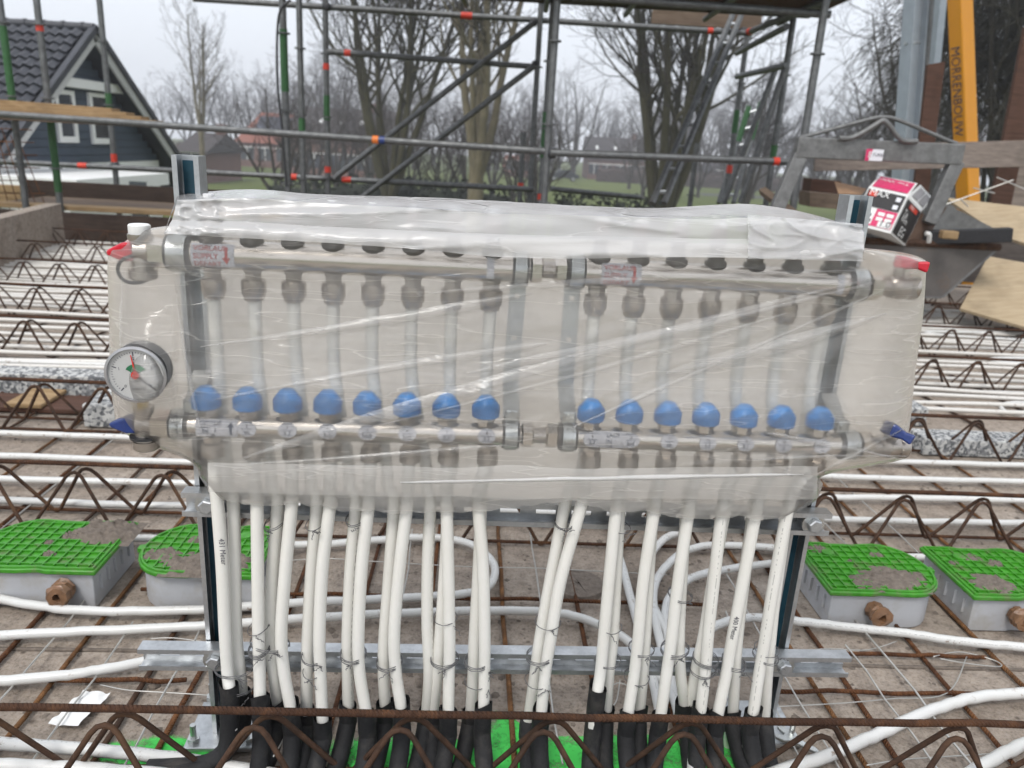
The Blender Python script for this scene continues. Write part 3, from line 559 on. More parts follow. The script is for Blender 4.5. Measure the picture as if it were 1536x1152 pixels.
# ================================================================== RIGHT HAND SIDE OF THE DECK
def slabq(c4, th, up=None):      # a board from four corners and a thickness away from the camera
    n = (c4[1]-c4[0]).cross(c4[3]-c4[0]).normalized()
    if n.dot(c4[0]-CAM) < 0: n = -n
    return MB().prism(c4, n*th)
M_skip = simple('skip_plate', (.105, .095, .088), .6, .2, .3, 7, .3, (.14, .09, .06), 4)
# concrete skip
SK = thing('concrete_skip', 'grey steel tipping skip with a lifting frame at the right of the deck', 'skip', V((2.15, 4.6, .15)))
r0, r1, b0, b1 = Py(1225, 357, 4.4), Py(1497, 371, 4.4), Py(1290, 441, 4.4), Py(1413, 445, 4.4)
bk = V((.12, .85, 0))
slabq([r0, r1, b1, b0], .012).build('front_plate', M_skip, SK, 0)
slabq([r1, r1+bk, b1+bk, b1], .012).build('side_plate', M_galvb, SK, 0)
slabq([r0, r0+bk, b0+bk, b0], .012).build('side_plate', M_galvb, SK, 0)
slabq([r0+bk, r1+bk, b1+bk, b0+bk], .012).build('rear_plate', M_galvb, SK, 0)
MB().prism([b0, b1, b1+bk, b0+bk], (0, 0, -.012)).build('bottom_plate', M_galvb, SK, 0)
MB().tube([r0, r1, r1+bk, r0+bk], .022, 6, closed=True).build('rim', M_rustd, SK, 30)
cp = [Py(1385, 292, 4.9), Py(1408, 300, 4.9), Py(1500, 347, 4.9), Py(1430, 352, 4.9), Py(1385, 340, 4.9)]
MB().prism(cp, (0, .015, 0)).build('chute_plate', M_galvb, SK, 0)
fa, fb = Py(1193, 221, 4.45), Py(1441, 232, 4.45)
ax = (fb-fa).normalized(); MB().box((fa+fb)/2, ((fb-fa).length, .07, .11), (ax, V((-ax.y, ax.x, 0)), ZD)).build('frame_beam', M_galvb, SK, 0, .006)
for s_, e_ in (((1200, 232), (1158, 330)), ((1434, 242), (1392, 335))):
    p, q = Py(*s_, 4.45), Py(*e_, 4.42); d_ = (q-p).normalized(); sv = V((1, 0, 0)); sv = (sv-d_*sv.dot(d_)).normalized()
    MB().box((p+q)/2, (.075, .06, (q-p).length), (sv, d_.cross(sv), d_)).build('frame_leg', M_galvb, SK, 0, .005)
MB().tube(spline([Py(1200, 205, 4.45), Py(1215, 203, 4.45), Py(1300, 180, 4.45), Py(1325, 176, 4.45), Py(1350, 181, 4.45), Py(1420, 210, 4.45), Py(1435, 215, 4.45)], 4), .011, 8).build('lifting_bar', M_galvb, SK, 60)
MB().tube(spline([Py(1258, 207, 4.4), Py(1280, 206, 4.4), Py(1312, 188, 4.4), Py(1324, 181, 4.4), Py(1334, 188, 4.4), Py(1352, 210, 4.4), Py(1376, 212, 4.4)], 4), .014, 8).build('lifting_bar', M_galvb, SK, 60)
def onface(o_, xr, yu, off=V((0, -.006, 0))): return lambda x, y: o_ + xr*x + yu*y + off
pl = Py(1297, 232, 4.40); xr = ax; stk = MB().add([pl+xr*x+ZD*z+V((0, -.012, 0)) for x, z in ((0, -.03), (.095, -.03), (.095, .03), (0, .03))], [(0, 1, 2, 3)]).build('maker_sticker', M_paper, SK, 0)
MB().add([pl+xr*x+ZD*z+V((0, -.0135, 0)) for x, z in ((.0, -.03), (.02, -.03), (.035, .03), (.0, .03))], [(0, 1, 2, 3)]).build('red_corner', M_pink, stk, 0)
text_mesh('lettering', 'F', .05, onface(pl+xr*.012-ZD*.016, xr, ZD, V((0, -.015, 0))), M_white, stk); text_mesh('lettering', 'TURBO', .022, onface(pl+xr*.037-ZD*.006, xr, ZD, V((0, -.015, 0))), M_ink, stk)
# cardboard box of tie wire
BX = thing('cardboard_box', 'open white, pink and black printed tie wire box tipped in the skip', 'box', Py(1334, 344, 4.2))
K = Py(1362, 294, 4.22); eL = Py(1303, 281, 4.36)-K; eD = Py(1335, 350, 4.18)-K; eR = Py(1383, 316, 4.42)-K
MB().prism([K, K+eL, K+eL+eR, K+eR], eD).build('carton', M_white, BX, 0)
def face(o_, ex, ey, x0, x1, y0, y1, mat, name, par=BX, off=.004):
    n = ex.cross(ey).normalized(); n = n if n.dot(CAM-o_) > 0 else -n
    return MB().add([o_+ex*x+ey*y+n*off for x, y in ((x0, y0), (x1, y0), (x1, y1), (x0, y1))], [(0, 1, 2, 3)]).build(name, mat, par, 0)
def ftext(s, size, o_, ex, ey, x, y, mat, off=.007):
    n = ex.cross(ey).normalized(); n = n if n.dot(CAM-o_) > 0 else -n; a, c = ex.normalized(), ey.normalized(); base = o_+ex*x+ey*y+n*off
    return text_mesh('lettering', s, size, lambda u_, v_: base+a*u_-c*v_, mat, BX)
O1 = K+eL; X1 = -eL            # front face: origin at its upper left
face(O1, X1, eD, .03, .97, .03, .46, M_bprint, 'black_panel'); face(O1, X1, eD, .45, .97, .48, .93, M_pink, 'pink_panel'); face(O1, X1, eD, .08, .28, .05, .2, M_redb, 'logo_patch', off=.006)
face(O1, X1, eD, .03, .45, .9, .94, M_pink, 'pink_panel')
ftext('MAX', .05, O1, X1, eD, .09, .18, M_white, .009)
for i, (x, y) in enumerate(((.06, .7), (.18, .7), (.3, .7), (.06, .84), (.2, .84), (.34, .84))): face(O1, X1, eD, x, x+.07, y-.07, y, M_bprint, 'printed_symbol')
for x, y in ((.52, .55), (.52, .68), (.74, .55), (.74, .68)): face(O1, X1, eD, x, x+.17, y, y+.09, M_white, 'printed_field', off=.006)
face(O1, X1, eD, .62, .95, .78, .92, M_white, 'printed_field', off=.006); ftext('1.0', .05, O1, X1, eD, .65, .9, M_ink, .009)
for y in (.1, .3): face(O1, X1, eD, .78, .9, y, y+.11, M_paper, 'printed_field', off=.006)
face(K, eR, eD, .05, .95, .06, .95, M_bprint, 'black_panel'); face(K, eR, eD, .25, .75, .1, .22, M_redb, 'logo_patch', off=.006)
ftext('MAX', .03, K, eR, eD, .28, .2, M_white, .009); ftext('Tie', .055, K, eR, eD, .12, .46, M_white); ftext('Wire', .05, K, eR, eD, .12, .6, M_white); ftext('EG', .075, K, eR, eD, .3, .92, M_white)
fu = Py(1319, 263, 4.55)-O1; pf = slabq([O1, K, K+fu*1.0, O1+fu], .004).build('flap', M_white, BX, 0)
face(O1, X1, fu, .06, .96, .1, .9, M_pink, 'pink_panel')
a_, c_ = (X1.normalized(), fu.normalized()); n_ = X1.cross(fu).normalized(); n_ = n_ if n_.dot(CAM-O1) > 0 else -n_
text_mesh('lettering', 'Tie Wire', .05, lambda u_, v_: K-X1*.1+fu*.3+n_*.008 - a_*u_ - c_*(-v_)*1.0 if False else K-X1*.12+fu*.72+n_*.008-a_*u_-c_*v_, M_white, BX)
fg = Py(1381, 277, 4.5)-K; slabq([K, K+eR, K+eR+fg, K+fg], .004).build('flap', M_white, BX, 0)
for i in range(2): face(K, eR, fg, .1+.42*i, .46+.42*i, .15, .85, M_gprint, 'printed_field')
fo = K+eR*1.05; slabq([fo+eD*.1, Py(1421, 310, 4.5), Py(1391, 356, 4.45), K+eR+eD*.98], .004).build('flap', M_carddk, BX, 0)
fl = Py(1252, 272, 4.6); o = slabq([fl, Py(1300, 283, 4.6), Py(1292, 292, 4.5), Py(1258, 290, 4.5)], .004).build('cardboard_flap', M_card, None, 0); tag(o, 'loose brown cardboard flap sticking up left of the printed box', 'cardboard')
o = MB().tube(spline([Py(1393, 363, 4.2), Py(1394, 352, 4.18), Py(1388, 350, 4.18)], 4), .012, 8).build('pipe_offcut', M_pipe, None, 60); tag(o, 'short white pipe offcut below the printed box', 'pipe')
o = MB().tube(spline([Py(1400, 292, 4.6), Py(1410, 296, 4.6), Py(1413, 306, 4.6)], 4), .013, 8).build('pipe_offcut', M_pipe, None, 60); tag(o, 'short white pipe offcut above the brown flap of the printed box', 'pipe')
a, c = Py(1385, 356, 4.45), Py(1517, 352, 4.3); dr = (c-a).normalized(); sv = V((-dr.y, dr.x, 0)).normalized()
o = MB().box((a+c)/2, ((c-a).length, .09, .075), (dr, sv, dr.cross(sv))).build('black_timber', M_timb, None, 0, .006); tag(o, 'black timber lying across the skip rim', 'timber')
a, c = Py(1411, 351, 4.28), Py(1435, 353, 4.28); dr = (c-a).normalized(); sv = V((-dr.y, dr.x, 0)).normalized(); o = MB().box((a+c)/2, ((c-a).length, .05, .045), (dr, sv, dr.cross(sv))).build('wood_splinter', M_woodl, None, 0, .008); tag(o, 'pale broken wood piece against the black timber', 'wood')
# plywood sheets, guard boards
def board(c4, th, mat, name, label, cat):
    o = slabq(c4, th).build(name, mat, None, 0, .002); tag(o, label, cat); return o
board([Py(1418, 296, 5.3), Py(1640, 322, 5.0), Py(1640, 400, 4.6), Py(1500, 352, 4.9)], .02, M_ply, 'plywood_sheet', 'upper pale plywood sheet leaning beyond the black timber', 'plywood')
board([Py(1482, 384, 4.75), Py(1640, 412, 4.5), Py(1640, 520, 3.9), Py(1440, 462, 4.3)], .02, M_ply, 'plywood_sheet', 'lower pale plywood sheet right of the skip', 'plywood')
board([Py(1412, 318, 5.6), Py(1640, 340, 5.5), Py(1640, 440, 5.5), Py(1412, 420, 5.6)], .02, M_plyb, 'formwork_sheet', 'dark grey panel between the two plywood sheets', 'panel')
a, c = Py(1222, 238, 6.6), Py(1640, 228, 6.3); dr = (c-a).normalized(); sv = V((-dr.y, dr.x, 0)).normalized(); o = MB().box((a+c)/2, ((c-a).length, .035, .2), (dr, sv, dr.cross(sv))).build('guard_plank', M_woodg, None, 0, .004); tag(o, 'weathered grey guard plank across the orange mast', 'plank')
board([Py(1392, 97, 6.9), Py(1418, 92, 6.9), Py(1388, 330, 6.9), Py(1366, 330, 6.9)], .04, M_woodr, 'upright_board', 'red brown upright board between the grey and orange masts', 'board')
board([Py(1538, 40, 6.8), Py(1575, 40, 6.8), Py(1512, 330, 6.8), Py(1482, 330, 6.8)], .04, M_woodr, 'upright_board', 'red brown upright board at the right picture edge', 'board')
board([Py(1508, 246, 7.2), Py(1600, 246, 7.2), Py(1600, 330, 7.2), Py(1500, 330, 7.2)], .05, M_woodg, 'formwork_sheet', 'grey panel behind the right upright board', 'panel')
board([Py(1215, 288, 5.9), Py(1300, 296, 5.9), Py(1300, 318, 5.9), Py(1215, 310, 5.9)], .25, M_wood, 'wooden_crate', 'mossy wooden box behind the right end of the bag', 'crate')
board([Py(1218, 268, 6.3), Py(1262, 272, 6.3), Py(1258, 296, 6.3), Py(1214, 296, 6.3)], .2, M_woodr, 'brown_block', 'brown timber block behind the mossy box', 'timber')
board([Py(1138, 284, 5.4), Py(1148, 280, 5.4), Py(1205, 322, 4.8), Py(1196, 330, 4.8)], .04, M_wood, 'plank', 'grey plank end lying toward the bag behind its right top', 'plank')
for i, ((x0, y0), (x1, y1), lb) in enumerate((((1415, 308), (1520, 270), 'rising loose wire over the plywood'), ((1460, 282), (1492, 290), 'short loose wire by the orange mast'), ((1495, 266), (1540, 285), 'loose wire before the right upright board'), ((1440, 298), (1452, 310), 'small wire end at the plywood edge'))):
    o = MB().tube([Py(x0, y0, 4.9), Py(x1, y1, 4.9)], .004, 5).build('loose_wire', M_wirel, None, 60); tag(o, lb, 'wire')
# masts
def mast(name, top, bot, wpx, D, dep, mat, label, rot=.5):
    p, q = Py(*bot, D), Py(*top, D); d_ = (q-p).normalized(); p = p-d_*((p.z-GROUND)/d_.z); q = q+d_*4; sv = V((math.cos(rot), math.sin(rot), 0)); sv = (sv-d_*sv.dot(d_)).normalized()
    w_ = wpx*D/FPX; t = thing(name, label, 'mast', p); return t, p, q, d_, sv, w_
t, p, q, d_, sv, w_ = mast('grey_mast', (1375, 0), (1356, 260), 20, 10, .3, M_galv, 'galvanised grey steel mast left of the orange mast', .35)
fv = d_.cross(sv); M_mast = simple('mast_grey', (.30, .34, .38), .5, .2, .12, 6)
MB().box((p+q)/2, (w_, .02, (q-p).length), (sv, fv, d_)).build('web', M_mast, t, 0); 
for s in (-1, 1): MB().box((p+q)/2+sv*(w_/2+.012)*s, (.024, .17, (q-p).length), (sv, fv, d_)).build('flange', M_mast, t, 0)
for zz in (.25, .55, .75): MB().tube([p.lerp(q, zz)-sv*.13, p.lerp(q, zz)+sv*.2], .02, 6).build('clip', M_galv, t, 60)
MB().tube([p+sv*.135-fv*.09, q+sv*.135-fv*.09], .028, 8).build('guide_rail', M_galvd, t, 60)
t, p, q, d_, sv, w_ = mast('grey_strut', (1410, 0), (1390, 200), 11, 10.6, .2, M_mast, 'thin grey strut between the grey and orange masts', .3); fv = d_.cross(sv)
MB().box((p+q)/2, (w_, .12, (q-p).length), (sv, fv, d_)).build('strut_tube', M_mast, t, 0)
t, p, q, d_, sv, w_ = mast('orange_mast', (1440, 0), (1452, 300), 22, 9.5, .2, M_orange, 'orange yellow square steel mast with a company name running down it', -1.2); fv = d_.cross(sv)
MB().box((p+q)/2, (w_, w_, (q-p).length), (sv, fv, d_)).build('mast_tube', M_orange, t, 0, .012)
fn_ = -fv if (-fv).dot(CAM-p) > 0 else fv
a0_ = Py(1432, 70, 9.5); along = -d_; base = p + d_*((a0_-p).dot(d_)) + fn_*(w_*.5+.006)
text_mesh('lettering', 'MORRENBOUW', .17, lambda x, y: base + along*x*.80 + sv*(y-.058), M_ink, t)
# ================================================================== HOUSE AT THE LEFT
GX = -7.55; D0 = 14.0
HS = thing('house', 'house with black tiled roof and blue grey clad gable at the left', 'house', (GX-3, D0, GROUND))
ap = Px(140, 44, GX); zA = ap.z; D0 = ap.y; SLP = .72; HW = 4.3
def roofp(x, d, s): return V((x, D0+s*d, zA-SLP*d))
wx = GX-.35
zE = zA-SLP*HW; zm = Px(245, 240, wx).z
hb = (zA-.22-zm)/SLP
MB().prism([V((wx, D0-hb, zm)), V((wx, D0+hb, zm)), V((wx, D0, zA-.22))], (-5, 0, 0)).build('gable_core', M_shade, HS, 0)
z = zm; k = 0
while z < zA-.35:
    half = (zA-.16-z-.125)/SLP
    MB().bx((wx, D0-min(half, HW-.5), z), (wx+.03, D0+min(half, HW-.5), z+.125)).build('cladding_board', M_clad, HS, 0, .004); z += .135
MB().bx((wx-4.9, D0-hb, GROUND), (wx+.02, D0+hb, zm-.004)).build('plaster_wall', M_white, HS, 0)
rf = MB()
for s in (-1, 1):
    rf.prism([roofp(GX-.1, -.05, s), roofp(GX-6, -.05, s), roofp(GX-6, HW, s), roofp(GX-.1, HW, s)], (0, 0, -.1))
roof = rf.build('roof', M_shade, HS, 0)
# tiles: one curved pan shared
tp = MB(); tw, tl = .185, .22; row = []
for i in range(9):
    x = i/8; row.append((x*tw, .024*math.sin(math.pi*2*x-.6)+.02))
tg = [[V((x, 0, h+.03)) for x, h in row], [V((x, tl, h)) for x, h in row], ]
tp.grid(tg); tp.grid([[V((x, 0, h+.03)) for x, h in row], [V((x, 0, h)) for x, h in row]])
proto = tp.build('roof_tile', M_tile, roof, 60); me_t = proto.data; off = WORG[proto.name].copy(); bpy.data.objects.remove(proto)
ang = math.atan(SLP); kk = 0
for s in (-1,):
    for r_ in range(21):
        for c_ in range(12):
            dd = .3+r_*.2; xx = GX-.28-c_*.18
            if dd < .1: continue
            o = bpy.data.objects.new('roof_tile', me_t); COL.objects.link(o); o.parent = roof
            R = Matrix.Rotation(ang, 4, 'X'); pos = roofp(xx, dd, s)+V((0, 0, .04))
            o.matrix_local = Matrix.Translation(pos-WORG[roof.name]) @ R @ Matrix.Translation(off+V((random.uniform(-.006, .006), random.uniform(-.01, .01), random.uniform(0, .008))))
MB().tube([V((GX+.02, D0, zA+.02)), V((GX-6, D0, zA+.02))], .08, 10).build('ridge', M_tile, roof, 60)
for i in range(14): MB().lathe((GX-.2-i*.33, D0, zA+.02), (1, 0, 0), [(0, .095), (.05, .095)], 10).build('ridge_tile_collar', M_tile, roof, 40)
M_barge = simple('barge_white', (.5, .5, .49), .5)
for s in (-1, 1):
    a, c = roofp(GX, -.02, s)+V((0, 0, -.13)), roofp(GX, HW+.1, s)+V((0, 0, -.13)); dr = (c-a).normalized(); MB().box((a+c)/2, ((c-a).length, .04, .15), (dr, V((1, 0, 0)), dr.cross(V((1, 0, 0))))).build('barge_board', M_barge, HS, 0)
    a, c = roofp(GX+.02, -.02, s)+V((0, 0, .02)), roofp(GX+.02, HW+.15, s)+V((0, 0, .02)); MB().box((a+c)/2, ((c-a).length, .1, .1), (dr, V((1, 0, 0)), dr.cross(V((1, 0, 0))))).build('verge_tile', M_tile, HS, 0)
    MB().prism([roofp(GX, .1, s)+V((0, 0, -.12)), roofp(GX, HW, s)+V((0, 0, -.12)), roofp(wx, HW, s)+V((0, 0, -.12)), roofp(wx, .1, s)+V((0, 0, -.12))], (0, 0, -.02)).build('soffit', M_shade, HS, 0)
def gwin(x0, y0, x1, y1):
    a, c = Px(x0, y0, wx+.05), Px(x1, y1, wx+.05); y_0, y_1 = sorted((a.y, c.y)); z_0, z_1 = sorted((a.z, c.z)); X_ = wx+.05
    wn = MB().bx((X_-.02, y_0+.05, z_0+.05), (X_, y_1-.05, z_1-.05)).build('window', M_glass, HS, 0)
    for (p_, q_) in (((X_-.02, y_0, z_0), (X_+.03, y_1, z_0+.1)), ((X_-.02, y_0, z_1-.07), (X_+.03, y_1, z_1)), ((X_-.02, y_0, z_0+.1), (X_+.03, y_0+.09, z_1-.07)), ((X_-.02, y_1-.09, z_0+.1), (X_+.03, y_1, z_1-.07))): MB().bx(p_, q_).build('frame', M_white, wn, 0)
    MB().bx((X_, y_0, (z_0+z_1)/2-.03+.2), (X_+.025, y_1, (z_0+z_1)/2+.03+.2)).build('glazing_bar', M_glass, wn, 0)
gwin(79, 133, 117, 214); gwin(131, 138, 171, 216)
a, c = Px(82, 120, wx+.1), Px(178, 138, wx+.1); MB().bx((wx+.03, a.y, min(a.z, c.z)+.12), (wx+.2, c.y, max(a.z, c.z)-.08)).build('shutter_box', M_white, HS, 0)
# flat white garage roof in front
GR = thing('garage', 'low white garage with a flat roof edge below the blue grey gable', 'garage', (GX, D0-2, GROUND))
p0, p1 = Py(0, 258, 11.5), Py(225, 262, 13.2)
MB().bx((p0.x-1, 11.2, GROUND), (p1.x-.25, 13.8, p1.z-.2)).build('wall', M_white, GR, 0)
MB().bx((p0.x-1, 11.0, p1.z-.19), (p1.x, 13.9, p1.z)).build('flat_roof', M_white, GR, 0)
q0, q1 = Py(190, 272, 11.1), Py(216, 282, 11.1); MB().bx((q0.x, 11.16, q1.z-.6), (q1.x, 11.19, q0.z)).build('door', M_glass, GR, 0)
# ================================================================== FAR BUILDINGS
def far_house(x0, x1, ye, yr, D, dep, wall, roofm, label, nwin=3, sky=(), hip=.0, solar=None):
    a = Py(x0, 220, D).x; c = Py(x1, 220, D).x; ze = Py((x0+x1)/2, ye, D).z; zr = Py((x0+x1)/2, yr, D).z
    t = thing('far_house', label, 'house', ((a+c)/2, D, GROUND))
    MB().bx((a+.4, D, GROUND), (c-.4, D+dep, ze)).build('wall', wall, t, 0); h = hip*(c-a)
    v = [V((a, D-.4, ze)), V((c, D-.4, ze)), V((c, D+dep+.4, ze)), V((a, D+dep+.4, ze)), V((a+h, D+dep/2, zr)), V((c-h, D+dep/2, zr))]
    r_ = MB().add(v, [(0, 1, 5, 4), (2, 3, 4, 5), (1, 2, 5), (3, 0, 4), (3, 2, 1, 0)]).build('roof', roofm, t, 0)
    sl = (v[4]-v[0]); sl = V((0, dep/2+.4, zr-ze)); nrm = V((0, -(zr-ze), dep/2+.4)).normalized()
    for f0, f1, g0, g1 in sky:
        MB().prism([V((a, D-.4, ze))+V(((c-a)*fx, 0, 0))+sl*gy+nrm*.05 for fx, gy in ((f0, g0), (f1, g0), (f1, g1), (f0, g1))], nrm*.06).build('skylight', M_white, r_, 0)
    if solar: f0, f1, g0, g1 = solar; MB().prism([V((a, D-.4, ze))+V(((c-a)*fx, 0, 0))+sl*gy+nrm*.05 for fx, gy in ((f0, g0), (f1, g0), (f1, g1), (f0, g1))], nrm*.08).build('solar_panels', M_solar, r_, 0)
    MB().bx((a+(c-a)*.7, D+dep/2-.3, zr-.3), (a+(c-a)*.7+.7, D+dep/2+.4, zr+.7)).build('chimney', M_brick, r_, 0)
    for i in range(nwin):
        xx = a+.4+(c-a-.8)*(i+.5)/nwin; zc = GROUND+1.5; wn = MB().bx((xx-.8, D-.06, zc-.7), (xx+.8, D+.05, zc+.7)).build('window', M_glass, t, 0)
        MB().bx((xx-.9, D-.08, zc+.7), (xx+.9, D+.05, zc+.82)).build('frame', M_white, wn, 0); MB().bx((xx-.05, D-.09, zc-.7), (xx+.05, D-.05, zc+.7)).build('frame', M_white, wn, 0)
far_house(352, 470, 216, 168, 95, 10, M_brick, M_rtile, 'red roofed brick house with dark solar panels in the distance', 4, solar=(.2, .8, .25, .85), hip=.18)
far_house(428, 590, 208, 160, 82, 11, M_brick, M_droof, 'long dark roofed building with white skylights in the distance', 6, sky=((.08, .12, .45, .6), (.26, .30, .45, .6), (.46, .50, .45, .6), (.64, .68, .45, .6), (.82, .86, .45, .6)))
far_house(262, 312, 228, 198, 60, 8, M_brick, M_droof, 'small dark gabled shed beyond the house gable', 1)
far_house(756, 800, 258, 234, 110, 9, M_brick, M_rtile, 'low red roofed house glimpsed left of the middle uprights', 2)
far_house(880, 985, 240, 206, 120, 11, M_brick, M_droof, 'long dark house beyond the field behind the multi stemmed tree', 5, sky=((.15, .19, .4, .55), (.42, .46, .4, .55), (.7, .74, .4, .55)))
far_house(1075, 1130, 262, 238, 125, 9, M_brick, M_droof, 'dark house behind the ladders in the distance', 3)
def car(px, py, D, mat, label, ln=4.3, flip=1):
    p = Py(px, py, D); c = V((p.x, D, GROUND)); t = thing('parked_car', label, 'car', c); W = 1.7
    prof = [(-2.1, .35), (-2.12, .75), (-1.9, .95), (-1.25, 1.0), (-.6, 1.42), (.75, 1.45), (1.5, 1.0), (2.05, .85), (2.12, .4)]
    k = ln/4.3; MB().prism([c+V((x*k*flip, -W/2, z_)) for x, z_ in prof], (0, W, 0)).build('body', mat, t, 30, .05)
    gl_ = MB().prism([c+V((x*k*flip, -W/2-.02, z_)) for x, z_ in ((-1.1, 1.02), (-.55, 1.36), (.7, 1.38), (1.3, 1.02))], (0, W+.04, 0)).build('side_windows', M_glass, t, 0)
    for x in (-1.3, 1.3):
        for y_ in (-W/2-.03, W/2-.17):
            wh = MB().lathe(c+V((x*k, y_, .32)), (0, 1, 0), [(0, .32), (.2, .32)], 16).build('wheel', M_tyre, t, 40); MB().lathe(c+V((x*k, y_-.01, .32)), (0, 1, 0), [(0, .2), (.22, .2)], 12).build('rim', M_galv, wh, 40)
car(845, 262, 107, M_car, 'small dark car parked beyond the field'); car(1262, 270, 80, M_carw, 'pale silver car seen above the printed box', 4.2, -1)
# ================================================================== VEGETATION
def grow_tree(seed, H, stems, spread, r0, twig_n=(8, 6, 4), droop=0., up=.55, trunk_h=.12, gnarl=.22, lens=(.5, .5, .55)):
    rnd = random.Random(seed); T = MB(); W = MB()
    def limb(p, d, L, r, lvl):
        n = (9, 6, 5, 4)[min(lvl, 3)]; pts = [p]; rs = [r]; dirs = [d]
        for i in range(n):
            j = V((rnd.uniform(-1, 1), rnd.uniform(-1, 1), rnd.uniform(-1, 1)))*gnarl*(1 if lvl else .45)
            d = (d + j + V((0, 0, (up if lvl < 3 else up*.5)*.18 - droop*.25*(lvl > 1)))).normalized(); p = p+d*(L/n); pts.append(p); rs.append(max(r*(1-.8*(i+1)/n), .006)); dirs.append(d)
        (T if lvl < 2 else W).tube(pts, rs, (7, 5, 3, 3)[min(lvl, 3)], caps=False)
        if lvl < 3:
            m = twig_n[lvl]; 
            for k in range(m):
                f = (.22 if lvl else .3) + (.78 if lvl else .7)*(k+rnd.random())/m; i = min(int(f*n), n-1); q = pts[i].lerp(pts[i+1], f*n-i if f*n-i < 1 else 1)
                a = dirs[i].orthogonal().normalized(); a = Matrix.Rotation(rnd.uniform(0, 6.283), 3, dirs[i]) @ a
                nd = (dirs[i]*rnd.uniform(.5, .9) + a*rnd.uniform(.5, .95)).normalized()
                limb(q, nd, L*lens[lvl]*rnd.uniform(.55, 1.1)*(1.15-.5*f), max(rs[i]*.5, .008), lvl+1)
    base = V((0, 0, 0))
    if stems == 1: limb(base, V((rnd.uniform(-.05, .05), 0, 1)).normalized(), H, r0, 0)
    else:
        th = H*trunk_h; T.tube([base, V((0, 0, th*.5)), V((0, 0, th))], [r0*1.4, r0*1.15, r0], 8, caps=False)
        for s in range(stems):
            an = 6.283*(s+rnd.uniform(-.25, .25))/stems; e = spread*rnd.uniform(.5, 1.1); d = V((math.cos(an)*e, math.sin(an)*e, 1)).normalized()
            limb(V((0, 0, th*.75)), d, H*rnd.uniform(.75, 1)*(1-trunk_h), r0*rnd.uniform(.5, .75), 0)
    return T, W
def put_tree(name, T, W, pos, label, mt, mw, group=None, rz=0, s=1):
    t = thing(name, label, 'tree', pos, group); R = Matrix.Rotation(rz, 3, 'Z')
    for B, nm, m in ((T, 'trunk', mt), (W, 'crown', mw)):
        B2 = MB(); B2.v = [R @ q * s + pos for q in B.v]; B2.f = B.f; B2.build(nm, m, t, 180)
    return t
def gpos(px, D): return V((Py(px, 220, D).x, D, GROUND))
put_tree('multi_stem_tree', *grow_tree(3, 15, 9, .42, .26, (11, 8, 6), up=.9), gpos(585, 32), 'dark multi stemmed bare tree left of the pale trunk', M_barkg, M_twig)
put_tree('pale_tree', *grow_tree(11, 14, 5, .33, .25, (11, 8, 6), up=.75, trunk_h=.24), gpos(716, 27), 'bare tree with a thick pale trunk behind the scaffold', M_barkp, M_twig)
put_tree('multi_stem_tree', *grow_tree(21, 14, 9, .5, .27, (11, 8, 6), up=.8), gpos(1003, 28), 'dark bare tree with many stems behind the long ladder', M_barkg, M_twig)
put_tree('slender_tree', *grow_tree(8, 11.5, 4, .34, .15, (10, 6, 4), up=.9, gnarl=.18, trunk_h=.42, lens=(.5, .5, .5)), gpos(303, 48), 'slender pale bare tree standing alone beside the house gable', M_barkp, M_twigr)
put_tree('edge_tree', *grow_tree(31, 9, 6, .4, .18, (10, 8, 6), up=.7), gpos(1130, 46), 'bare tree behind the right scaffold uprights', M_bark, M_twig)
for i, (px, D, H, sd_) in enumerate(((1285, 62, 11, 41), (1340, 52, 14.5, 42), (1400, 42, 19, 43), (1235, 85, 9.5, 44))):
    put_tree('wood_tree', *grow_tree(sd_, H*.8, 6, .5, .3, (10, 8, 6), up=.5, gnarl=.3), gpos(px, D), ['bare tree in the wood just right of the scaffold', 'tall bare tree in the wood left of the grey mast', 'tall bare tree in the wood behind the masts', 'hazy bare tree behind the silver car'][i], M_bark, M_twig, 'bare trees of the right wood')
for i, (px, D, sd_) in enumerate(((1515, 17, 51), (1570, 15, 52), (1640, 18, 53))):
    put_tree('weeping_tree', *grow_tree(sd_, 13, 7, .22, .11, (13, 12, 8), droop=1.5, up=.8, gnarl=.26, lens=(.34, .75, .8)), gpos(px, D), ['dark weeping tree right of the orange mast', 'dark weeping tree at the right picture edge', 'dark weeping tree partly beyond the right picture edge'][i], M_bark, M_twigd, 'dark weeping trees')
# the far belt of trees: three meshes shared
protos = []
for sd_ in (61, 62, 63, 64): protos.append(grow_tree(sd_, 11, 5, .55, .26, (8, 7, 5), up=.45, gnarl=.3))
PM = []
for T, W in protos:
    for B, nm, m in ((T, 'trunk', M_bark), (W, 'crown', M_twigr)):
        me = bpy.data.meshes.new(nm); me.from_pydata([tuple(q) for q in B.v], [], B.f); me.materials.append(m); PM.append(me)
rnd = random.Random(5)
def far_tree(px, D, s, label, group):
    p = gpos(px, D); t = thing('far_tree', label, 'tree', p, group); t.rotation_euler = (0, 0, rnd.uniform(0, 6.28)); t.scale = (s*1.1, s*1.1, s); k = rnd.randrange(4)
    for me, nm in ((PM[2*k], 'trunk'), (PM[2*k+1], 'crown')):
        o = bpy.data.objects.new(nm, me); COL.objects.link(o); o.parent = t
def tree_row(pxs, dr, fs, label, group):
    for i, px in enumerate(sorted(pxs)): far_tree(px, rnd.uniform(*dr), fs(i), label + ', ' + nth(i+1) + ' from the left', group)
tree_row([250+i*24+rnd.uniform(-12, 12) for i in range(40)], (115, 165), lambda i: rnd.uniform(.95, 1.5), 'hazy bare tree in the far belt across the field', 'far belt of trees')
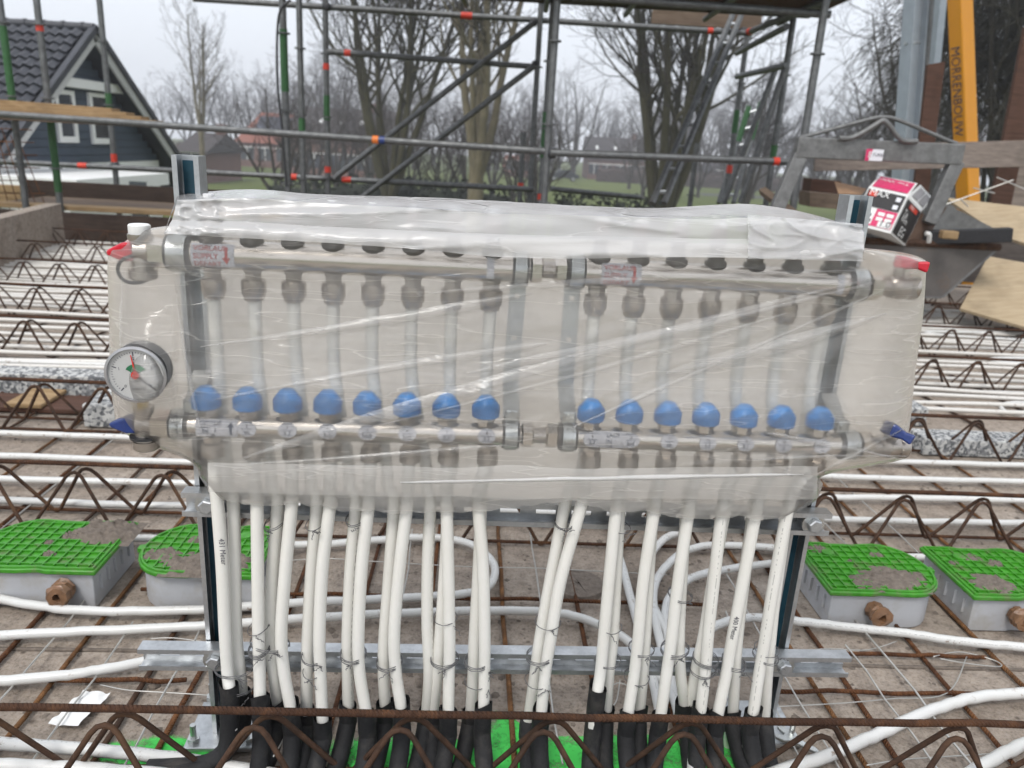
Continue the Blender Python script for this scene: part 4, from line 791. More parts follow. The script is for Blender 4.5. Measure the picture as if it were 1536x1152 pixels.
tree_row([1150+i*19+rnd.uniform(-8, 8) for i in range(18)], (75, 120), lambda i: (.62+.035*i)*rnd.uniform(.85, 1.15), 'hazy bare tree standing deep in the right wood', 'deep trees of the right wood')
tree_row([420+i*25+rnd.uniform(-12, 12) for i in range(17)], (38, 64), lambda i: rnd.uniform(.42, .72), 'brown bare shrub tree at the near edge of the field', 'shrub trees at the field edge')
tree_row([940+i*40+rnd.uniform(-12, 12) for i in range(6)], (70, 95), lambda i: rnd.uniform(.5, .8), 'bare tree at the far right edge of the field', 'trees at the right of the field')
def hedge(x0, x1, D, h, th, label, mat, seed):
    rn = random.Random(seed); a, c = gpos(x0, D), gpos(x1, D); b = MB(); L = c.x-a.x
    t = thing('hedge', label, 'hedge', (a+c)/2)
    core = []; n = max(8, int(L/.7))
    for i in range(n+1):
        x = a.x+L*i/n; hh = h*(.82+.2*noise.noise(V((x*.25, seed, 0)))); core.append([V((x, D, GROUND)), V((x, D-.05, GROUND+hh*.7)), V((x, D+th*.3, GROUND+hh*.92)), V((x, D+th, GROUND+hh*.9)), V((x, D+th, GROUND))])
    MB().grid(core).build('core', mat, t, 180)
    for i in range(int(L*h*60)):
        x = a.x+L*rn.random(); hh = h*(.86+.2*noise.noise(V((x*.25, seed, 0)))); u_ = rn.random()
        p = V((x, D-.12+rn.uniform(-.12, .05), GROUND+hh*rn.random())) if u_ < .6 else V((x, D+th*rn.random(), GROUND+hh*rn.uniform(.88, 1.06)))
        s = rn.uniform(.05, .13); d1 = V((rn.uniform(-1, 1), rn.uniform(-1, 1), rn.uniform(-1, 1)))*s; d2 = V((rn.uniform(-1, 1), rn.uniform(-1, 1), rn.uniform(-1, 1)))*s
        b.add([p-d1, p+d2, p+d1, p-d2], [(0, 1, 2, 3)])
    lf = b.build('leaves', mat, t, 0); lf['kind'] = 'stuff'
hedge(628, 770, 31, 2.75, 2, 'low dark hedge behind the pale trunk', M_hedge, 1); hedge(838, 1005, 27, 2.85, 2, 'dark clipped hedge right of the middle uprights', M_hedge, 2); hedge(400, 640, 34, 2.55, 1.5, 'low dark hedge behind the left scaffold uprights', M_hedge, 3)
hedge(240, 470, 100, 2.6, 2, 'far brown hedge along the left field edge', M_bush, 4); hedge(900, 1330, 112, 2.4, 2, 'far brown hedge along the right field edge', M_bush, 5)
# ================================================================== HAZE
hz = NT('haze_air'); hz.t.nodes.remove(hz.b); pv = hz.n('ShaderNodeVolumePrincipled'); pv.inputs['Color'].default_value = (.93, .95, 1, 1); pv.inputs['Density'].default_value = .0025; pv.inputs['Anisotropy'].default_value = .2
hz.L(pv.outputs[0], hz.out.inputs['Volume'])
o = MB().bx((-256, -46, GROUND-1.2), (256, 306, 24)).build('haze', hz.m, None, 0); o['kind'] = 'stuff'; o['label'] = 'thin grey winter mist over the whole place'; o['category'] = 'haze'
# ================================================================== STRUT FRAME
def c_prof(w_, d_, t_, lip): h = w_/2; return [(-h, 0), (-h, d_), (h, d_), (h, 0), (h-lip, 0), (h-lip, t_), (h-t_, t_), (h-t_, d_-t_), (-h+t_, d_-t_), (-h+t_, t_), (-h+lip, t_), (-h+lip, 0)]
VP0, VP1 = .049, .078          # depth range of the posts behind the riser plane
FRM = thing('strut_frame', 'galvanised strut channel frame standing on the slab behind the risers', 'frame', Fp(0, 0, .07))
uL = uz(319, 800, .06)[0]; uR = uz(1194, 800, .06)[0]; zL = uz(288, 233, .07)[1]; zR = uz(1272, 292, .07)[1]
for uu, zt in ((uL, zL), (uR, zR)):
    po = MB().prism([Fp(uu+x, .004, VP0+y) for x, y in c_prof(.031, .029, .0025, .006)], (0, 0, zt-.004)).build('post', M_galv, FRM, 30)
    MB().prism([Fp(uu+x, .01, VP0+y) for x, y in ((-.0095, .020), (-.0095, .026), (.0095, .026), (.0095, .020))], (0, 0, zt-.016)).build('inner_strip', M_teal, po, 0)
    MB().box(Fp(uu, .006, VP0+.02), (.10, .10, .008), (UD, VD, ZD)).build('base_plate', M_galv, FRM, 0, .002)
    for sx, sy in ((-.038, -.035), (.038, -.035), (-.038, .055)):
        MB().lathe(Fp(uu+sx, .010, VP0+.02+sy), ZD, [(0, .009), (.007, .009)], 6).build('anchor_bolt', M_zinc, FRM, 20); MB().lathe(Fp(uu+sx, .017, VP0+.02+sy), ZD, [(0, .0045), (.022, .0045)], 8).build('bolt_stud', M_zinc, FRM, 40)
VR = .026
def rail(xl, yl, xr, yr):
    u0, z0 = uz(xl, yl, VR); u1, z1 = uz(xr, yr, VR); a, c = Fp(u0, z0, VR), Fp(u1, z1, VR); dr = (c-a).normalized(); up = (ZD-dr*ZD.dot(dr)).normalized(); L = (c-a).length
    def w(s, zz, vv): return a+dr*s+up*zz+VD*vv
    b = MB(); H = .017; D_ = .021; t_ = .0025; lip = .007
    b.prism([w(0, zz, vv) for zz, vv in ((H, 0), (H, D_), (.006, D_), (.006, D_-t_), (H-t_, D_-t_), (H-t_, t_), (H-lip, t_), (H-lip, 0))], dr*L)
    b.prism([w(0, zz, vv) for zz, vv in ((-H, 0), (-H, D_), (-.006, D_), (-.006, D_-t_), (-H+t_, D_-t_), (-H+t_, t_), (-H+lip, t_), (-H+lip, 0))], dr*L)
    s = .0
    while s < L: e = min(s+.022, L); b.box(w((s+e)/2, 0, D_-t_/2), (e-s, .0122, t_*.9), (dr, up, VD)); s += .05
    o = b.build('rail', M_galv, FRM, 30)
    for uu in (uL, uR):
        s = (Fp(uu, 0, VR)-a).dot(dr); q = w(s, 0, 0)
        MB().lathe(q+VD*.004, -VD, [(0, .0165), (.003, .0165)], 20).build('washer', M_zinc, FRM, 40); MB().lathe(q+VD*.001, -VD, [(0, .0105), (.008, .0105), (.0092, .0085)], 6).build('bolt_head', M_galv, FRM, 20)
    return w
rail(272, 757, 1246, 788); rail(207, 990, 1275, 1002)
# ================================================================== MANIFOLDS
class Bar:
    def __init__(s, a, c, v): s.v = v; s.l = (a, c); s.A = Pf(*a, v); s.B = Pf(*c, v); s.d = (s.B-s.A).normalized(); s.up = (ZD-s.d*ZD.dot(s.d)).normalized(); s.out = s.up.cross(s.d)*-1; s.out = s.out if s.out.dot(-VD) > 0 else -s.out
    def s(s, px): y = s.l[0][1]+(s.l[1][1]-s.l[0][1])*(px-s.l[0][0])/(s.l[1][0]-s.l[0][0]); return (Pf(px, y, s.v)-s.A).dot(s.d)
    def at(s, px, up=0, out=0): return s.A+s.d*s.s(px)+s.up*up+s.out*out
    def cyl(s, px0, px1, r, n=24, prof=None, ref=None):
        L = s.s(px1)-s.s(px0); return MB().lathe(s.at(px0), s.d, prof or [(0, r), (L, r)], n, ref or s.up)
UPB = Bar((250, 378), (1290, 427), .030); LOB = Bar((260, 636), (1280, 667), 0)
RU, RL = .0175, .0150
UM = thing('supply_manifold', 'upper nickel supply manifold with red handles inside the plastic bag', 'manifold', UPB.at(768, -.05))
LM = thing('return_manifold', 'lower nickel return manifold with blue knobs and a pressure gauge inside the bag', 'manifold', LOB.at(768, -.05))
up_px = [318, 379, 440, 500, 560, 620, 680, 738, 897, 955, 1012, 1070, 1128, 1185, 1243]
lo_px = [315, 376, 436, 495, 554, 613, 671, 730, 886, 943, 1000, 1057, 1113, 1169, 1226]
for X, RB, Mt, th in ((UPB, RU, UM, 0), (LOB, RL, LM, 1)):
    for x0, x1 in ((278, 778), (852, 1288)) if th == 0 else ((274, 772), (846, 1272)):
        X.cyl(x0, x1, RB, 28).build('bar', M_nick, Mt, 60)
    ends = ((252, 290), (768, 792), (850, 876), (1268, 1296)) if th == 0 else ((258, 285), (753, 778), (838, 864), (1256, 1284))
    for x0, x1 in ends:
        L = X.s(x1)-X.s(x0); X.cyl(x0, x1, 0, 28, [(0, RB+.0005), (0, RB+.003), (L, RB+.003), (L, RB+.0005)]).build('rubber_ring', M_blackp, Mt, 40)
        X.cyl(x0, x1, 0, 28, [(L*.14, RB+.003), (L*.14, RB+.0052), (L*.86, RB+.0052), (L*.86, RB+.003)]).build('clamp_band', M_zinc, FRM, 40)
    # union between the two bars
    ua, ub_ = (792, 852) if th == 0 else (778, 838); w_ = ub_-ua
    X.cyl(ua, ub_, .0105, 20).build('union_pipe', M_nickd, Mt, 60)
    for f0, f1 in ((.05, .36), (.66, .97)): 
        L = X.s(ua+w_*f1)-X.s(ua+w_*f0); X.cyl(ua+w_*f0, ua+w_*f1, 0, 6, [(0, .0135), (.002, .0165), (L-.002, .0165), (L, .0135)]).build('union_nut', M_nick, Mt, 20)
    # end nuts
    for x0, x1 in ((226, 254), (1298, 1318)) if th == 0 else ((230, 260), (1284, 1304)):
        L = X.s(x1)-X.s(x0); X.cyl(x0, x1, 0, 6, [(0, .0165), (.002, .0195), (L-.002, .0195), (L, .0165)]).build('end_nut', M_nick, Mt, 20)
# upper bar outlets and caps
for i, px in enumerate(up_px):
    p = UPB.at(px, -RU+.002); MB().lathe(p, -UPB.up, [(0, .0125), (.003, .0125), (.004, .0108), (.012, .0108)], 6).build('outlet_collar', M_nickd, UM, 20)
    MB().lathe(p-UPB.up*.012, -UPB.up, [(0, .0125), (.002, .0148), (.018, .0148), (.02, .0132), (.026, .0118)], 16).build('outlet_nut', M_nickd, UM, 40)
    q = UPB.at(px, RU-.002); MB().lathe(q, UPB.up, [(0, .0145), (.006, .0135), (.007, .0105), (.012, .0105)], 16).build('meter_base', M_mbase, UM, 30)
    cp_ = MB().lathe(q+UPB.up*.012, UPB.up, [(0, .0085), (.010, .0085), (.014, .0105), (.024, .0105), (.036, .0085)], 14).build('flow_meter', M_frost, UM, 40)
    MB().lathe(q+UPB.up*.048, UPB.up, [(0, .0095), (.003, .0095), (.0035, .0065), (.007, .0065)], 12).build('white_tip', M_clear, cp_, 30)
# lower bar knobs, nuts, stickers
def on_bar(X, RB, px, r_off=.0006, ang0=0):
    c0 = X.at(px)
    return lambda x, y: c0 + X.d*x + (X.out*math.cos(ang0+y/RB)+X.up*math.sin(ang0+y/RB))*(RB+r_off)
def patch(X, RB, px, w_, h_, mat, name, par, ang0=0, rnd_=False, off=.0004):
    f = on_bar(X, RB, px, off, ang0); P = []; n = 14
    if rnd_:
        ring = [f(w_/2*math.cos(6.283*k/28), h_/2*math.sin(6.283*k/28)) for k in range(28)]; mid = [f(w_/4*math.cos(6.283*k/28), h_/4*math.sin(6.283*k/28)) for k in range(28)]
        b = MB(); b.add([f(0, 0)]+mid+ring, [(0, 1+k, 1+(k+1) % 28) for k in range(28)]+[(1+k, 29+k, 29+(k+1) % 28, 1+(k+1) % 28) for k in range(28)])
    else: b = MB().grid([[f((i/n-.5)*w_, (j/8-.5)*h_) for i in range(n+1)] for j in range(9)])
    return b.build(name, mat, par, 180)
for i, px in enumerate(lo_px):
    q = LOB.at(px-3, RL-.002); MB().lathe(q, LOB.up, [(0, .0115), (.006, .0115), (.0065, .0125), (.0095, .0125), (.010, .0105), (.012, .0105)], 6).build('knob_nut', M_nick, LM, 20)
    prof = [(0, .0165), (.001, .0182), (.0075, .0182), (.0079, .0178), (.0085, .0182), (.0145, .0182), (.0158, .0176), (.0225, .0125), (.0268, .0090), (.0280, .0074), (.0281, 0.0005)]
    kb = MB().lathe(q+LOB.up*.011, (LOB.up+UD*random.uniform(-.05, .05)).normalized(), [(t_*.94, r_*.97) for t_, r_ in prof], 44); kc = q+LOB.up*.011
    for ri in range(1, 7):
        for kk in range(0, 44, 2): v_ = kb.v[ri*44+kk]; ax_ = kc+LOB.up*(v_-kc).dot(LOB.up); kb.v[ri*44+kk] = ax_+(v_-ax_)*.962
    kb.build('knob', M_blue, LM, 30)
    p = LOB.at(px+3, -RL+.002); MB().lathe(p, -LOB.up, [(0, .0115), (.006, .0105), (.010, .0105)], 6).build('outlet_collar', M_nick, LM, 20)
    MB().lathe(p-LOB.up*.009, -LOB.up, [(0, .011), (.001, .0135), (.018, .0138), (.019, .0115)], 18).build('outlet_nut', M_nickd, LM, 40)
    st = patch(LOB, RL, px-1, .0225, .0195, M_paper, 'sticker', LM, .12, True, .0012)
    f = on_bar(LOB, RL, px-1, .0020, .12)
    text_mesh('lettering', str(i+1), .0045, (lambda g: lambda x, y: g(x, y+.0025))(f), M_ink, st, 'CENTER'); 
    wd = ['hal', 'wc', 'k 2', 'k 3', 'keuk', 'kmr', '2.1', '3.2', '2.2', 'bad', 'slp', '6.5', '8.1', '4', '5'][i]
    text_mesh('lettering', wd, .0065, (lambda g: lambda x, y: g(x, y-.0048))(f), M_inkb, st, 'CENTER')
    for yy_ in (.0075, .0005, -.0062):
        MB().grid([[f(-.0065+.013*k/6, yy_+dy) for k in range(7)] for dy in (0, .0005)]).build('ruled_line', M_inkb, st, 180)
# supply and return labels
for px in (325, 928):
    lb = patch(UPB, RU, px, .050, .030, M_paper, 'supply_label', UM, .05); f = on_bar(UPB, RU, px, .0012, .05)
    for k, s in enumerate(('VORLAUF', 'SUPPLY', 'DÉPART')): text_mesh('lettering', s, .0088, (lambda g, kk: lambda x, y: g(x-.022, y+.0055-.0092*kk))(f, k), M_redink, lb)
    ar = MB()
    ar.grid([[f(x, y) for x in (.0145, .0175)] for y in (.010, .004, -.002)]); ar.add([f(.0115, -.002), f(.0205, -.002), f(.016, -.010)], [(0, 2, 1)]); ar.build('arrow', M_redink, lb, 0)
for px, wd in ((330, ('AUF', 'IN', 'IR')), (915, ('LAUF', 'IN', 'UR'))):
    lb = patch(LOB, RL, px, .050, .024, M_paper, 'return_label', LM, .1, off=.0003); f = on_bar(LOB, RL, px, .0008, .1)
    for k, s in enumerate(wd): text_mesh('lettering', s, .0075, (lambda g, kk: lambda x, y: g(x-.008, y+.004-.008*kk))(f, k), M_inkb, lb)
    ar = MB(); ar.grid([[f(x, y) for x in (.0155, .0185)] for y in (-.008, -.003, .002)]); ar.add([f(.0128, .002), f(.0212, .002), f(.017, .008)], [(0, 1, 2)]); ar.build('arrow', M_inkb, lb, 0)
for px in (735, 1252): patch(UPB, RU, px, .009, .028, M_paper, 'small_label', UM, .05)
# left end valves
def ball(c, r, m, par, name='valve_body', sc_=(1, 1, 1)):
    b = MB(); pr = [(-r*math.cos(math.pi*i/10), max(r*math.sin(math.pi*i/10), .0004)) for i in range(11)]; b.lathe(c, ZD, pr, 18); 
    b.build(name, m, par, 180)
# upper left: tee with white cap, strap, red handle
T0 = UPB.at(212, 0, 0); UPB.cyl(205, 228, .0135).build('tee_arm', M_nickd, UM, 40)
MB().lathe(T0-ZD*.022, ZD, [(0, .0125), (.004, .0125), (.02, .0115), (.03, .0115), (.037, .014), (.042, .014)], 20).build('tee_body', M_nickd, UM, 40)
MB().lathe(T0+ZD*.018, ZD, [(0, .0115), (.003, .0125), (.012, .0125), (.0135, .011)], 20).build('white_cap', M_white, UM, 30)
MB().lathe(T0-ZD*.022, -ZD, [(0, .0165), (.010, .0165), (.012, .014)], 20).build('drain_cap', M_nickd, UM, 30)
MB().tube(spline([T0+UD*.012-ZD*.008, T0-UD*.002-ZD*.004-VD*.01, T0-UD*.018-ZD*.010-VD*.012, T0-UD*.024-ZD*.022-VD*.012, T0-UD*.018-ZD*.034-VD*.012, T0-UD*.004-ZD*.037-VD*.01, T0+UD*.006-ZD*.034], 5), .0022, 7).build('cap_strap', M_blackp, UM, 60)
def handle(c, d_, L, w0, h0, mat, par, w1=.4):
    d_ = d_.normalized(); sv = VD if abs(d_.dot(VD)) < .7 else UD; sv = (sv-d_*sv.dot(d_)).normalized(); uv_ = d_.cross(sv)
    P = [[c+d_*(L*t)+sv*(w0*f*a)+uv_*(h0*f*b_) for a, b_ in ((-1, -1), (1, -1), (1, 1), (-1, 1))] for t, f in ((0, 1), (.35, 1), (.7, .62), (1, w1))]
    b = MB()
    for r_ in P: b.v += r_
    for i in range(3): b.f += [(i*4+k, i*4+(k+1) % 4, i*4+4+(k+1) % 4, i*4+4+k) for k in range(4)]
    b.f += [(3, 2, 1, 0), (12, 13, 14, 15)]; b.build('valve_handle', mat, par, 0, .0025)
handle(T0-UD*.006, -UD-ZD*.12, .034, .011, .011, M_red, UM, .25)
# lower left: tee with gauge, blue handle
T1 = LOB.at(217, 0, 0); LOB.cyl(208, 232, .0135).build('tee_arm', M_nickd, LM, 40)
MB().lathe(T1-ZD*.022, ZD, [(0, .0125), (.012, .0115), (.030, .0115), (.040, .012), (.044, .0125)], 20).build('tee_body', M_nickd, LM, 40)
MB().lathe(T1-ZD*.022, -ZD, [(0, .0155), (.010, .0155), (.012, .013)], 20).build('drain_cap', M_nickd, LM, 30); MB().lathe(T1-ZD*.018, ZD, [(0, .0185), (.003, .0185)], 20).build('seal_ring', M_blackp, LM, 30)
handle(T1-UD*.008, -UD-ZD*.1, .034, .010, .010, M_navy, LM, .25)
MB().lathe(T1+ZD*.022, ZD, [(0, .0065), (.012, .0065)], 6).build('gauge_stem', M_brass, LM, 20)
# gauge
M_dial = simple('dial_face', (.5, .5, .49), .4, 0, .03)
gc = Pf(206, 560, -.034); gax = (-VD*1.0 + UD*.03 - ZD*.04).normalized()
GU = MB().lathe(gc-gax*.026, gax, [(0, .026), (.002, .0325), (.026, .0335), (.0275, .0335)], 36).build('gauge', M_blackp, LM, 40)
M_chr = simple('gauge_rim', (.42, .42, .43), .3, .6); MB().lathe(gc+gax*.003, gax, [(0, .0338), (.0035, .0345), (.0045, .0315), (.001, .0310)], 40, caps=False).build('rim', M_chr, GU, 60)
gx = UD - gax*UD.dot(gax); gx = gx.normalized(); gy = gax.cross(gx); gy = gy if gy.z > 0 else -gy
gx, gy = (gx*math.cos(.05)+gy*math.sin(.05)), (gy*math.cos(.05)-gx*math.sin(.05))
def gd(x, y, o_=.0042): return gc+gx*x+gy*y+gax*o_
MB().lathe(gc+gax*.0036, gax, [(0, .0312), (.0003, .0312)], 36).build('dial', M_dial, GU, 0)
b = MB()
for i in range(41):
    a = math.radians(225-270*i/40); r0_, r1_ = (.0225 if i % 10 == 0 else .0245 if i % 5 == 0 else .0255), .0275; wv = .0006 if i % 10 == 0 else .00028; c_, s_ = math.cos(a), math.sin(a)
    b.add([gd(c_*r0_-s_*wv, s_*r0_+c_*wv), gd(c_*r1_-s_*wv, s_*r1_+c_*wv), gd(c_*r1_+s_*wv, s_*r1_-c_*wv), gd(c_*r0_+s_*wv, s_*r0_-c_*wv)], [(0, 1, 2, 3)])
tk = b.build('scale_ticks', M_ink, GU, 0); tk['kind'] = 'stuff'
for i in range(5): a = math.radians(225-270*i/4); text_mesh('numeral', str(i), .0052, (lambda c_, s_: lambda x, y: gd(c_*.0195+x, s_*.0195+y-.0018))(math.cos(a), math.sin(a)), M_ink, GU, 'CENTER')
text_mesh('lettering', 'bar', .0045, lambda x, y: gd(x, y-.0095), M_ink, GU, 'CENTER'); text_mesh('lettering', 'WATTS', .0046, lambda x, y: gd(x, y-.0195), M_ink, GU, 'CENTER')
b = MB(); b.add([gd(0, 0, .0046)]+[gd(.0125*math.cos(math.radians(q)), .0125*math.sin(math.radians(q)), .0046) for q in range(28, 153, 10)], [tuple(range(14))[:14]]) ; b.build('green_zone', M_dialg, GU, 0)
def needle(a, L, w_, m, o_):
    c_, s_ = math.cos(a), math.sin(a); MB().prism([gd(-c_*.005-s_*w_, -s_*.005+c_*w_, o_), gd(-c_*.005+s_*w_, -s_*.005-c_*w_, o_), gd(c_*L+s_*w_*.4, s_*L-c_*w_*.4, o_), gd(c_*L-s_*w_*.4, s_*L+c_*w_*.4, o_)], gax*.0006).build('needle', m, GU, 0)
needle(math.radians(95), .024, .0011, M_redink, .0052); needle(math.radians(-43), .025, .0008, M_ink, .0062)
MB().lathe(gd(0, 0, .0062), gax, [(0, .0046), (.0018, .0044)], 20).build('hub', M_redink, GU, 30)
# right end valves
for X, Mt, hm, x0 in ((UPB, UM, M_red, 1318), (LOB, LM, M_navy, 1304)):
    X.cyl(x0, x0+12, .0125).build('valve_neck', M_nickd, Mt, 40); MB().lathe(X.at(x0+12), X.d, [(0, .0125), (.003, .015), (.014, .0165), (.026, .015), (.028, .0165), (.038, .0165), (.040, .014)], 22).build('valve_body', M_nickd, Mt, 40)
    c = X.at(x0+26, .013); MB().lathe(c, ZD, [(0, .0075), (.010, .0075)], 14).build('valve_stem', M_nickd, Mt, 40)
    if hm is M_red: handle(X.at(x0+13, .033, .004), UD*.9-VD*.4-ZD*.10, .040, .0085, .0075, hm, Mt, .95)
    else: handle(X.at(x0+10, .031, .006), UD*.75-VD*.7-ZD*.28, .040, .0095, .0085, hm, Mt, .8); MB().lathe(X.at(x0+14, .034, .006), ZD, [(0, .0055), (.003, .0055)], 14).build('handle_nut', M_nick, Mt, 30)
# brackets: perforated straps from bar to bar
for k, (xt, xb) in enumerate(((276, 288), (781, 766), (864, 851), (1270, 1258))):
    a, c = UPB.at(xt, -.015, -.020), LOB.at(xb, .055, -.048); c = Fp((c-FO).dot(UD), c.z, (a-FO).dot(VD)); dr = (c-a).normalized(); L = (c-a).length; sv = dr.cross(VD).normalized(); b = MB(); W = .021; s = 0; hs = (.02, .075, .13)
    cuts = [0]+[x for h in hs if h < L-.01 for x in (h, h+.006)]+[L]
    for j in range(0, len(cuts), 2): b.box(a+dr*((cuts[j]+cuts[j+1])/2), (cuts[j+1]-cuts[j], W, .0025), (dr, sv, VD))
    for h in hs:
        if h < L-.01:
            for e in (-1, 1): b.box(a+dr*(h+.003)+sv*e*(W/2-.0037), (.006, .0074, .0025), (dr, sv, VD))
    if k in (1, 2): b.build('bracket', M_galv, FRM, 0)
    e0 = c; e1 = LOB.at(xb, RL+.006, -.004); d2 = (e1-e0).normalized(); s2 = sv
    MB().box((e0+e1)/2, ((e1-e0).length, W, .0025), (d2, s2, d2.cross(s2))).build('bracket_arm', M_zinc, FRM, 0)
    MB().box(LOB.at(xb, RL+.010, -.001), (.017, .010, .018), (UD, VD, ZD)).build('clamp_ear', M_zinc, FRM, 0, .002); MB().lathe(LOB.at(xb, RL+.012, .004), -VD, [(0, .006), (.004, .006)], 6).build('clamp_screw', M_zinc, FRM, 20)
# ================================================================== RISER PIPES AND SLEEVES
VF, VB = -.004, .0165
# (top x at y 754, [(x, y) on the way], bottom (x, y) at sleeve mouth, front?, slot, sleeve mouth y)
RIS = [
 (327, [(333, 850), (338, 950), (342, 1010)], (344, 1040), 1, 0), (350, [(352, 850), (355, 950), (360, 1010)], (364, 1050), 0, 0),
 (386, [(387, 850), (388, 950), (390, 1010)], (391, 1055), 1, 1), (416, [(407, 870), (406, 960), (412, 1020)], (417, 1060), 0, 1),
 (438, [(428, 850), (422, 950), (427, 1010)], (438, 1075), 1, 2), (475, [(468, 850), (462, 950), (461, 1010)], (459, 1075), 0, 2),
 (496, [(484, 850), (480, 950), (481, 1010)], (484, 1082), 1, 3), (534, [(526, 850), (521, 950), (521, 1010)], (522, 1072), 0, 3),
 (554, [(543, 850), (537, 950), (539, 1010)], (551, 1078), 1, 4), (590, [(583, 870), (577, 960), (575, 1010)], (578, 1066), 0, 4),
 (611, [(600, 850), (592, 950), (594, 1010)], (603, 1066), 1, 5), (672, [(668, 850), (660, 960), (656, 1010)], (650, 1070), 0, 6),
 (669, [(673, 850), (674, 960), (673, 1010)], (673, 1070), 1, 6), (722, [(717, 850), (712, 960), (709, 1010)], (706, 1070), 0, 7),
 (718, [(724, 850), (727, 960), (727, 1010)], (725, 1072), 1, 7), (646, [(642, 840), (640, 930), (643, 1010)], (640, 1072), 0, 5),
 (849, [(826, 870), (810, 960), (803, 1010)], (792, 1088), 0, 8), (873, [(842, 870), (825, 960), (818, 1010)], (811, 1078), 1, 8),
 (926, [(914, 870), (906, 960), (901, 1010)], (894, 1050), 1, 9), (930, [(924, 870), (920, 960), (914, 1010)], (909, 1072), 0, 9),
 (984, [(966, 870), (957, 960), (952, 1010)], (942, 1075), 1, 10), (979, [(972, 880), (968, 960), (964, 1010)], (958, 1075), 0, 10),
 (1036, [(1017, 870), (1007, 960), (1000, 1010)], (990, 1080), 1, 11), (1031, [(1022, 880), (1018, 960), (1021, 1010)], (1027, 1062), 0, 11),
 (1089, [(1069, 870), (1056, 950), (1044, 1005)], (1034, 1062), 0, 12), (1085, [(1070, 880), (1062, 950), (1058, 1010)], (1050, 1075), 1, 12),
 (1137, [(1115, 870), (1098, 960), (1089, 1010)], (1076, 1078), 1, 13), (1131, [(1114, 890), (1106, 960), (1102, 1010)], (1098, 1078), 0, 13),
 (1184, [(1160, 880), (1147, 960), (1139, 1010)], (1128, 1082), 1, 14), (1182, [(1163, 890), (1156, 960), (1151, 1010)], (1146, 1082), 0, 14)]
cnt = {0: 0, 1: 0}; SLV = []
order = sorted(range(len(RIS)), key=lambda i: RIS[i][2][0])
for rank, i in enumerate(order):
    xt, mid, bot, front, slot = RIS[i]; v = VF if front else VB
    if front: p0 = LOB.at(lo_px[slot]+3, -.030); pts = [p0, Pf(xt+(lo_px[slot]-xt)*.35, 722, v)]
    else: p0 = UPB.at(up_px[slot], -.044); z_ = p0; pts = [p0, p0-ZD*.1+VD*.002, Pf((lo_px[slot]+xt)/2+8, 690, VB+.016), Pf(xt+(lo_px[slot]-xt)*.2, 728, VB+.006)]
    pts += [Pf(xt, 754, v)]+[Pf(x, y, v) for x, y in mid]
    vb = v+(-.008 if front else .006); B = Pf(*bot, vb); pts.append(B)
    dr = (pts[-1]-pts[-2]).normalized(); e = B+V((dr.x*.3, dr.y*.3, -1)).normalized()*.055; pts.append(e)
    pts = [q+V((random.uniform(-.0008, .0008), 0, 0)) for q in pts]
    sp = spline(pts, 7); o = MB().tube(sp, .0083, 14, uv=True).build('riser_pipe', M_pipev, None, 60)
    tag(o, 'milky white riser pipe, ' + (ORD[rank] + ' from the left' if rank < 15 else ORD[29-rank] + ' from the right') + ' at the black sleeves', 'pipe', 'riser pipes')
    # black foam sleeve over its foot, bending along the slab toward the camera
    far_l = rank < 2
    q0 = B+(pts[-3]-B).normalized()*.012*random.uniform(.2, 1.6); dn = (e-B).normalized(); sx = random.uniform(-.25, .25)
    zf = .0145
    if far_l: k_ = q0.z; path = [q0, q0+dn*.03, V((q0.x-.004, q0.y-.01, .045)), V((q0.x-.03, q0.y-.018-.03*rank, .02+.004)), V((q0.x-.075, q0.y-.022-.045*rank, zf+.003)), V((q0.x-.11, q0.y-.024-.045*rank, zf))]
    else: path = [q0, q0+dn*.03, q0+V((dn.x*.05, dn.y*.05-.001, -(q0.z-.045)*.75)), V((q0.x+dn.x*.08+sx*.02, q0.y-.022, .030)), V((q0.x+dn.x*.08+sx*.05, q0.y-.06, zf)), V((q0.x+dn.x*.08+sx*.16, q0.y-.2, zf)), V((q0.x+dn.x*.08+sx*.3, q0.y-.36, zf)), V((q0.x+dn.x*.08+sx*.45, q0.y-.62, zf))]
    ps = spline(path, 5); b = MB(); b.tube(ps, [.0128+.0008*noise.noise(q*60) for q in ps], 14, caps=False)
    for qi in range(14): b.v[qi] += (q0-e).normalized()*.010*max(0, math.sin(qi*6.283/14+rank))
    b.tube(ps[:8], .0108, 14, caps=False)
    sl_ = b.build('pipe_sleeve', M_black, None, 60); tag(sl_, 'black foam sleeve on the riser ' + (ORD[rank] + ' from the left' if rank < 15 else ORD[29-rank] + ' from the right'), 'sleeve', 'black foam sleeves')
# meter marks printed on two risers
for (s, pA, pB, v) in (('431 Meter', (331.5, 808), (337, 860), VF), ('400 Meter', (1105, 925), (1096, 968), VF)):
    a, c = Pf(*pA, v-.0088), Pf(*pB, v-.0088); al = (c-a).normalized(); sd_ = al.cross(VD); L = (c-a).length
    sd_ = sd_ if sd_.dot(UD) > 0 else -sd_
    host = [o for o in bpy.data.objects if o.name.startswith('riser_pipe') and o['label'].startswith('milky white riser pipe, ' + ('first from the left' if s[0] == '4' and s[1] == '3' else 'fifth from the right'))][0]
    text_mesh('lettering', s, .0105, lambda x, y: a+al*x*.85+sd_*(y-.003), M_ink, host)
